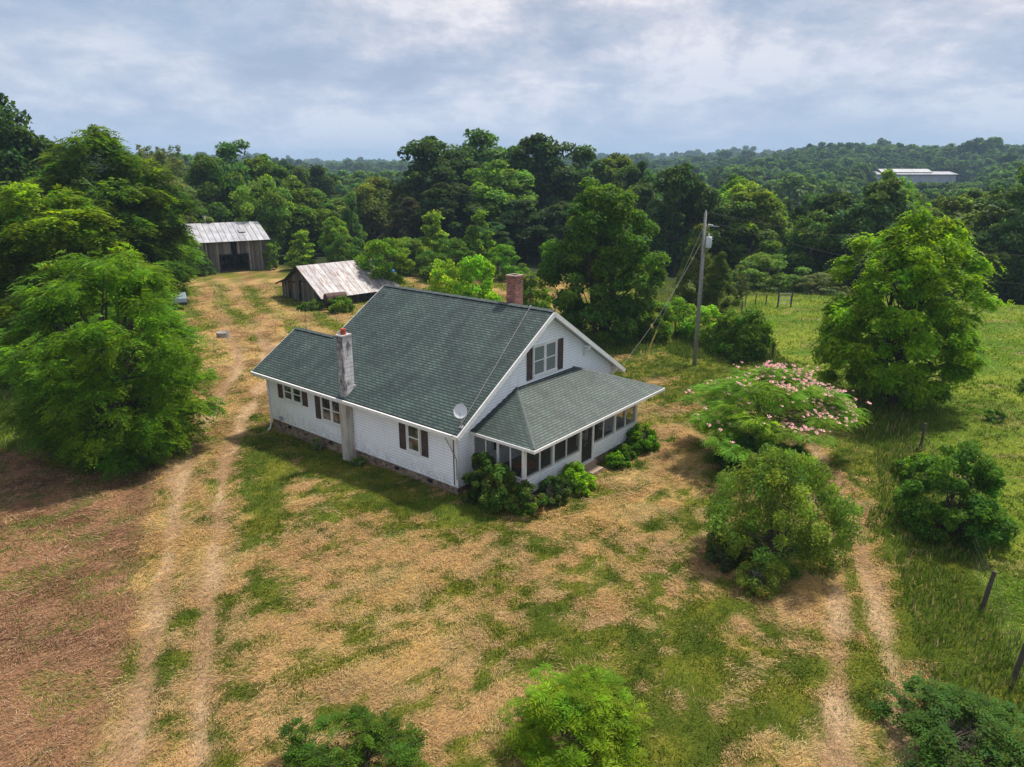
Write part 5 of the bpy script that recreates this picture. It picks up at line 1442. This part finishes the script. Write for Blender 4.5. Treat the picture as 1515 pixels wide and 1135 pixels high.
# ------------------------------------------------------------------ mimosa with pink puffs
def mimosa():
    rs = np.random.RandomState(77); x0, y0 = 11.5, 30.9; z0 = gz(x0, y0)
    t = empty('mimosa_tree', (x0, y0, z0), 0, 'spreading mimosa tree with ferny fronds and pink blossom puffs', 'tree')
    C = []; rc = []
    for k in range(34):
        a = rs.uniform(2.2, 5.2); q = rs.uniform(.2, .75); C.append((3.6*q*math.cos(a) - .4, 3.4*q*math.sin(a), rs.uniform(.8, 2.4))); rc.append(rs.uniform(.35, .65))
    for k in range(80):
        a = rs.rand()*6.28; q = math.sqrt(rs.rand()); x = 3.7*q*math.cos(a) + .3; y = 3.6*q*math.sin(a)
        lf = 1 + .16*math.sin(3*a + 1) + .12*math.sin(5*a)
        z = 4.0 - 2.3*q**2.0 + rs.uniform(-.35, .2)
        C.append((x*lf, y*lf, z)); rc.append(rs.uniform(.35, .7))
    C = np.array(C); rc = np.array(rc)
    v = [fronds(rs, C, rc, 34, .50, 8, (.15, .040), .30, .45, .5), cloud(rs, C*np.array([.75, .75, .80]), rc*.9, 70, .13, .4, .4)]
    c = link(bpy.data.objects.new('crown', crown_mesh('mimosa_crown', v)), t); c.color = (*LEAFCOL['mimosa'], 1)
    link(bpy.data.objects.new('trunk', limbs(rs, 3.8, .5, C, .09, 34, 3, .12)), t)
    m = MB(); n = 0
    while n < 560:
        i = rs.randint(len(C)); p = C[i] + rs.normal(size=3)*np.array([rc[i]*.7, rc[i]*.7, .10]); p[2] = C[i][2] + .22 + rs.rand()*.1
        w = .95 if p[0] > .1 else .16
        if C[i][2] < 1.3: continue
        if rs.rand() > w: continue
        n += 1; r = rs.uniform(.055, .115)
        for k in range(11):                     # a puff: a tuft of silky threads
            a = k*2.4; e = rs.uniform(.1, 1.1); d = np.array([math.cos(a)*math.cos(e), math.sin(a)*math.cos(e), math.sin(e)]); s = np.array([-math.sin(a), math.cos(a), .3])*r*.28
            m.face([p, p + d*r*1.1 + s, p + d*r*1.25 - s])
    b = m.build('blossom', MAT['pink'], t); b['kind'] = 'stuff'
mimosa()

# ------------------------------------------------------------------ shrubs against the porch, in the yard, brush heap
def shrub_at(name, x, y, H, R, colour, label, seed, per=150, size=.11, n=50, shape='dome', lump=.4, dry=0, aspect=.55, ry=1.0, rz=0, group='shrubs around the porch'):
    rs = np.random.RandomState(seed); C, rc = clumps(rs, n, H, .05, R, shape, .14, .26, .3, lump)
    t = empty(name, (x, y, gz(x, y) - .03), rz, label, 'shrub', group)
    v = [cloud(rs, C, rc, per, size, aspect, 1.0, up=.5, jit=.7)]
    if dry:
        V, T = cloud(rs, C[:dry], rc[:dry], per, size, .3, 1.0); v.append((V, T*np.array([2.2, 1.25, 1.6])))
    c = link(bpy.data.objects.new('crown', crown_mesh('crown', v)), t); c.color = (*LEAFCOL[colour], 1)
    link(bpy.data.objects.new('stem', limbs(rs, H, .1, C, .03, 24, 4, .12, 'palebark')), t)
    t.scale = (1, ry, 1); return t
def hp(x, y): p = hpt(x, y, 0); return p.x, p.y
shrub_at('porch_vine', *hp(.55, .75), 2.1, .95, 'vine', 'dark tangled vines climbing the wall and screens at the near porch corner', 31, 130, .12, 80, 'egg', .55, 14, ry=1.0, rz=HZ)
shrub_at('porch_vine', *hp(1.55, .55), 1.9, .95, 'vine', 'dark vines with dry stems in front of the left side screens of the porch', 32, 130, .12, 80, 'egg', .6, 22)
shrub_at('porch_vine', *hp(2.65, .95), 1.3, .75, 'green', 'low vine tangle at the foot of the white porch corner post', 33, 110, .11, 50, 'dome', .6, 16)
shrub_at('porch_shrub', *hp(3.0, 2.4), 1.15, .80, 'dark', 'dark shrub below the first porch screens', 34, 110, .10, 50, 'dome', .55, 12)
shrub_at('porch_shrub', *hp(3.05, 3.9), 1.15, .85, 'hosta', 'bright leafy shrub left of the porch step', 35, 90, .15, 50, 'dome', .5)
shrub_at('porch_shrub', *hp(3.1, 7.05), .62, .60, 'hosta', 'low bright shrub just right of the porch step', 36, 120, .14, 40, 'dome', .3)
shrub_at('porch_shrub', *hp(2.95, 8.1), .66, .66, 'hosta', 'low green shrub in the middle below the right hand screens', 37, 120, .13, 40, 'dome', .3)
shrub_at('porch_shrub', *hp(3.0, 9.5), 1.2, .95, 'hosta', 'tallest bright rounded shrub at the right end of the porch', 38, 170, .13, 50, 'dome', .25)
shrub_at('wall_weed', *hp(-9.6, .12), .75, .30, 'green', 'small weed sapling growing against the stone foundation', 39, 40, .12, 12, 'dome', .3, group='weeds along the house')
shrub_at('wall_weed', *hp(-6.4, .05), .42, .42, 'green', 'low weeds at the foot of the block chimney', 40, 70, .10, 14, 'dome', .3, group='weeds along the house')
shrub_at('low_shrub', 10.2, 29.2, 1.5, 1.5, 'dark', 'dark low shrub in the shade under the mimosa', 41, 230, .11, 60, 'dome', .3, group='shrubs in the yard')
shrub_at('low_shrub', 12.2, 29.0, 1.3, 1.2, 'vine', 'dark low growth between the mimosa and the wheel track', 42, 200, .11, 50, 'dome', .3, group='shrubs in the yard')
shrub_at('low_shrub', 7.3, 21.6, 1.25, .85, 'grey', 'small grey green shrub at the left side of the light shrub', 43, 200, .08, 45, 'dome', .4, 8, group='shrubs in the yard')
shrub_at('low_shrub', 8.0, 20.0, 1.2, .9, 'sage', 'short twiggy shrub in front of the light shrub', 49, 170, .08, 40, 'dome', .4, 6, group='shrubs in the yard')
shrub_at('brush', -19.4, 37.6, .9, 1.0, 'grey', 'small heap of dry brush under the right side of the walnut', 44, 120, .10, 36, 'dome', .4, 26, group='shrubs in the yard')
shrub_at('drum_weed', -16.4, 67.6, 1.5, 1.4, 'lime', 'tall weeds in front of the rusty drum', 45, 130, .18, 40, 'dome', .4, group='weeds by the shed')
shrub_at('drum_weed', -19.6, 68.6, .8, 1.4, 'green', 'low weeds at the near corner of the shed', 46, 110, .16, 34, 'dome', .4, group='weeds by the shed')
shrub_at('barn_vine', -32.2, 96.4, 3.6, 1.2, 'green', 'vines climbing the right corner of the far barn', 47, 130, .3, 40, 'elm', .4, group='vines on the barn')
shrub_at('pasture_bush', 17.5, 28.0, 1.2, 1.1, 'lime', 'bright weedy bush behind the dark bush by the fence', 48, 150, .12, 40, 'dome', .4, group='shrubs in the pasture')
rp_ = random.Random(3)
for k, (x, y, s) in enumerate(((25.5, 35.5, .7), (28.5, 33.2, .5), (31.0, 41.0, .8), (27.0, 44.5, .5), (33.5, 50.0, .6))):
    shrub_at('pasture_weed', x, y, .55*s + .3, s, 'green', ['low dark weed clump right of the lone tree in the pasture', 'small weed clump nearest the right edge of the pasture', 'largest weed clump far right in the pasture', 'weed clump behind the lone tree in the pasture', 'weed clump near the back of the right pasture'][k], 60 + k, 50, .13, 22, 'dome', .4, group='weed clumps in the pasture')

# tall grass and weeds: verge by the track, rough ground left of the drive, foot of trees
def tall(n, seed):
    rs = np.random.RandomState(seed); out = []
    x = rs.uniform(-45, 30, n*3); y = rs.uniform(14, 66, n*3)
    rside = ln_side(x, y, FENCE); v = fbm(x/1.5, y/1.5, 3, 3)
    verge = (rside > -2.3) & (rside < .7) & (v > .36) & (y < 60)
    lwz = (-(x + 14.2) - (y - 29)*.42 > .2 + 2*(v - .5)) & (y + .1*x > 30.3) & (y < 60) & (v > .40)
    shade = (np.hypot(x - 20, y - 37.5) < 3.5) | (np.hypot(x - 15.5, y - 23.6) < 2.2) | (np.hypot(x - 7.7, y - 55) < 4.5) | ((np.hypot(x - 15.5, y - 51.5) < 4) & (y > 49)) 
    ok = (verge | lwz | shade) & (rs.rand(n*3) < .8)
    x, y, v, verge = x[ok][:n], y[ok][:n], v[ok][:n], verge[ok][:n]
    n = len(x); h = rs.uniform(.08, .44, n)*np.where(verge, .8, 1.0); a = rs.rand(n)*6.28; lean = rs.uniform(.05, .45, n)
    b = np.stack([x, y, surf(x, y) - .02], -1); w = .011 + .010*rs.rand(n) + .0004*y
    S = np.stack([-np.sin(a), np.cos(a), 0*a], -1)*w[:, None]
    tip = b + np.stack([np.cos(a)*lean*h, np.sin(a)*lean*h, h], -1)
    V = np.stack([b - S, b + S, tip], 1).reshape(-1, 3)
    tanm = (rs.rand(n) < np.where(verge, .13, .06))[:, None]
    c = np.where(tanm, np.array([.42, .32, .16]), np.array([.120, .200, .020]))*rs.uniform(.5, 1.5, n)[:, None]
    return V, np.arange(3*n).reshape(-1, 3), np.repeat(c, 3, 0)
V, F, Cc = tall(260000, 21)
o = link(bpy.data.objects.new('tall_grass', np_mesh('tall_grass', V, F, MAT['blade'], Cc)))
tag(o, 'tall uncut grass and weeds along the fence verge and under the trees', 'grass', kind='stuff')

def tufts(n, seed):
    """short clumps of greener grass and heaped hay standing up out of the mown yard"""
    rs = np.random.RandomState(seed); r = np.sqrt(rs.rand(n)*(52**2 - 13**2) + 13**2); a = np.radians(rs.uniform(-43, 43, n)); cx = r*np.sin(a); cy = r*np.cos(a)
    ok = ~in_house(cx, cy); cx, cy = cx[ok], cy[ok]
    dry, dirt, lush, brown, wood, lw = zones(cx, cy); ok = (dirt < .4) & (rs.rand(len(cx)) < .35 + .65*(dry < .5)); cx, cy, dry, brown = cx[ok], cy[ok], dry[ok], brown[ok]
    m = 26; k = len(cx); g = np.repeat(np.arange(k), m); n = k*m; sz = rs.uniform(.05, .17, k)
    x = cx[g] + rs.normal(0, 1, n)*sz[g]; y = cy[g] + rs.normal(0, 1, n)*sz[g]
    green = (rs.rand(k) < np.where(brown > .5, .45, 1 - .75*sstep(.3, .7, dry)))[g]
    h = rs.uniform(.03, .11, n)*(1 + 3*sz[g])*np.where(green, 1.35, .7); an = rs.rand(n)*6.28; lean = np.where(green, rs.uniform(.1, .6, n), rs.uniform(.8, 2.2, n))
    b = np.stack([x, y, surf(x, y) - .01], -1); w = rs.uniform(.005, .011, n)*(.6 + .4*np.hypot(x, y)/15)
    S = np.stack([-np.sin(an), np.cos(an), 0*an], -1)*w[:, None]; tip = b + np.stack([np.cos(an)*lean*h, np.sin(an)*lean*h, h], -1)
    c = np.where(green[:, None], np.array([.115, .205, .018]), np.array([.50, .33, .15]))*rs.uniform(.5, 1.4, n)[:, None]*rs.uniform(.7, 1.25, k)[g][:, None]
    V = np.stack([b - S, b + S, tip], 1).reshape(-1, 3)
    return V, np.arange(3*n).reshape(-1, 3), np.repeat(c, 3, 0)
V, F, Cc = tufts(9000, 44)
o = link(bpy.data.objects.new('grass_tufts', np_mesh('grass_tufts', V, F, MAT['blade'], Cc)))
tag(o, 'small green tufts and heaped hay standing out of the mown yard', 'grass', kind='stuff')

# ------------------------------------------------------------------ haze, sky, sun, camera
HAZE = True
if HAZE:
    m = bpy.data.materials.new('haze'); m.use_nodes = True; nt = m.node_tree
    nt.nodes.remove(nt.nodes['Principled BSDF'])
    pv = nt.nodes.new('ShaderNodeVolumePrincipled'); pv.inputs['Density'].default_value = .00026
    pv.inputs['Color'].default_value = (.52, .72, 1.0, 1); pv.inputs['Anisotropy'].default_value = .0
    nt.links.new(pv.outputs[0], nt.nodes['Material Output'].inputs['Volume'])
    hz = MB().box((-7400, -90, -140), (7400, 8400, 110)).build('haze', m)
    tag(hz, kind='stuff')

AZ, EL_ = rad(50), rad(61)
sd = Vector((math.sin(AZ)*math.cos(EL_), math.cos(AZ)*math.cos(EL_), math.sin(EL_)))
l = bpy.data.lights.new('sun', 'SUN'); l.energy = 4.4; l.angle = rad(5); l.color = (1, .93, .82)
so = bpy.data.objects.new('sun', l); so.rotation_euler = sd.to_track_quat('Z', 'Y').to_euler(); link(so); so.location = (0, 0, 60)

w = bpy.data.worlds.new('World'); SC.world = w; w.use_nodes = True; nt = w.node_tree
bg = nt.nodes['Background']; bg.inputs['Strength'].default_value = .1
sky = nt.nodes.new('ShaderNodeTexSky'); sky.sky_type = 'NISHITA'; sky.sun_disc = False
sky.sun_elevation = EL_; sky.sun_rotation = AZ; sky.air_density = 1.0; sky.dust_density = 2.0; sky.ozone_density = 2.0
tc = nt.nodes.new('ShaderNodeTexCoord'); sep = nt.nodes.new('ShaderNodeSeparateXYZ'); nt.links.new(tc.outputs['Generated'], sep.inputs[0])
zc = mathn(nt, 'ADD', mathn(nt, 'MAXIMUM', sep.outputs[2], 0.0), .32)
cv = nt.nodes.new('ShaderNodeCombineXYZ'); nt.links.new(mathn(nt, 'DIVIDE', sep.outputs[0], zc), cv.inputs[0]); nt.links.new(mathn(nt, 'DIVIDE', sep.outputs[1], zc), cv.inputs[1])
big = noise(nt, mapping(nt, cv.outputs[0], (1, 1, 1), (3.1, 1.7, 0)), 1.1, 7, .50, .08)
mid_ = noise(nt, mapping(nt, cv.outputs[0], (1, 1, 1), (8.1, 4.2, 2)), 2.4, 9, .62, .15)
fac = ramp(nt, big, [(.30, (0, 0, 0)), (.46, (.8, .8, .8)), (.60, (1, 1, 1))])
cc = ramp(nt, mid_, [(.36, (2.7, 3.2, 4.3)), (.45, (3.8, 4.2, 5.2)), (.52, (5.3, 5.3, 6.0)), (.60, (7.7, 7.3, 7.5))])
base = mixc(nt, .7, sky.outputs[0], (2.6, 3.8, 5.4))
skyc = mixc(nt, mathn(nt, 'ADD', mathn(nt, 'MULTIPLY', fac, .80), .12), base, cc)
# thin pale veil low over the horizon
hv = nt.nodes.new('ShaderNodeMapRange'); hv.inputs[1].default_value = .20; hv.inputs[2].default_value = .0; hv.inputs[3].default_value = 0; hv.inputs[4].default_value = .65
nt.links.new(sep.outputs[2], hv.inputs[0])
skyc = mixc(nt, hv.outputs[0], skyc, (4.4, 5.4, 7.0))
nt.links.new(skyc, bg.inputs['Color'])

cam = bpy.data.cameras.new('camera'); cam.sensor_width = 36; cam.lens = 1056.0/1515*36; cam.clip_start = .1; cam.clip_end = 20000
co = bpy.data.objects.new('camera', cam); co.location = (0, 0, 13); co.rotation_euler = (math.pi/2 - .2976, 0, 0); link(co); SC.camera = co
SC.view_settings.view_transform = 'Standard'; SC.view_settings.look = 'None'; SC.view_settings.exposure = .34; SC.view_settings.gamma = 1
SC.cycles.use_denoising = True
SC.cycles.max_bounces = 6; SC.cycles.transparent_max_bounces = 8; SC.cycles.volume_bounces = 1; SC.cycles.sample_clamp_indirect = 6
try:
    SC.cycles.denoiser = 'OPENIMAGEDENOISE'; SC.cycles.denoising_prefilter = 'NONE'; SC.cycles.denoising_input_passes = 'RGB_ALBEDO_NORMAL'
except Exception: pass
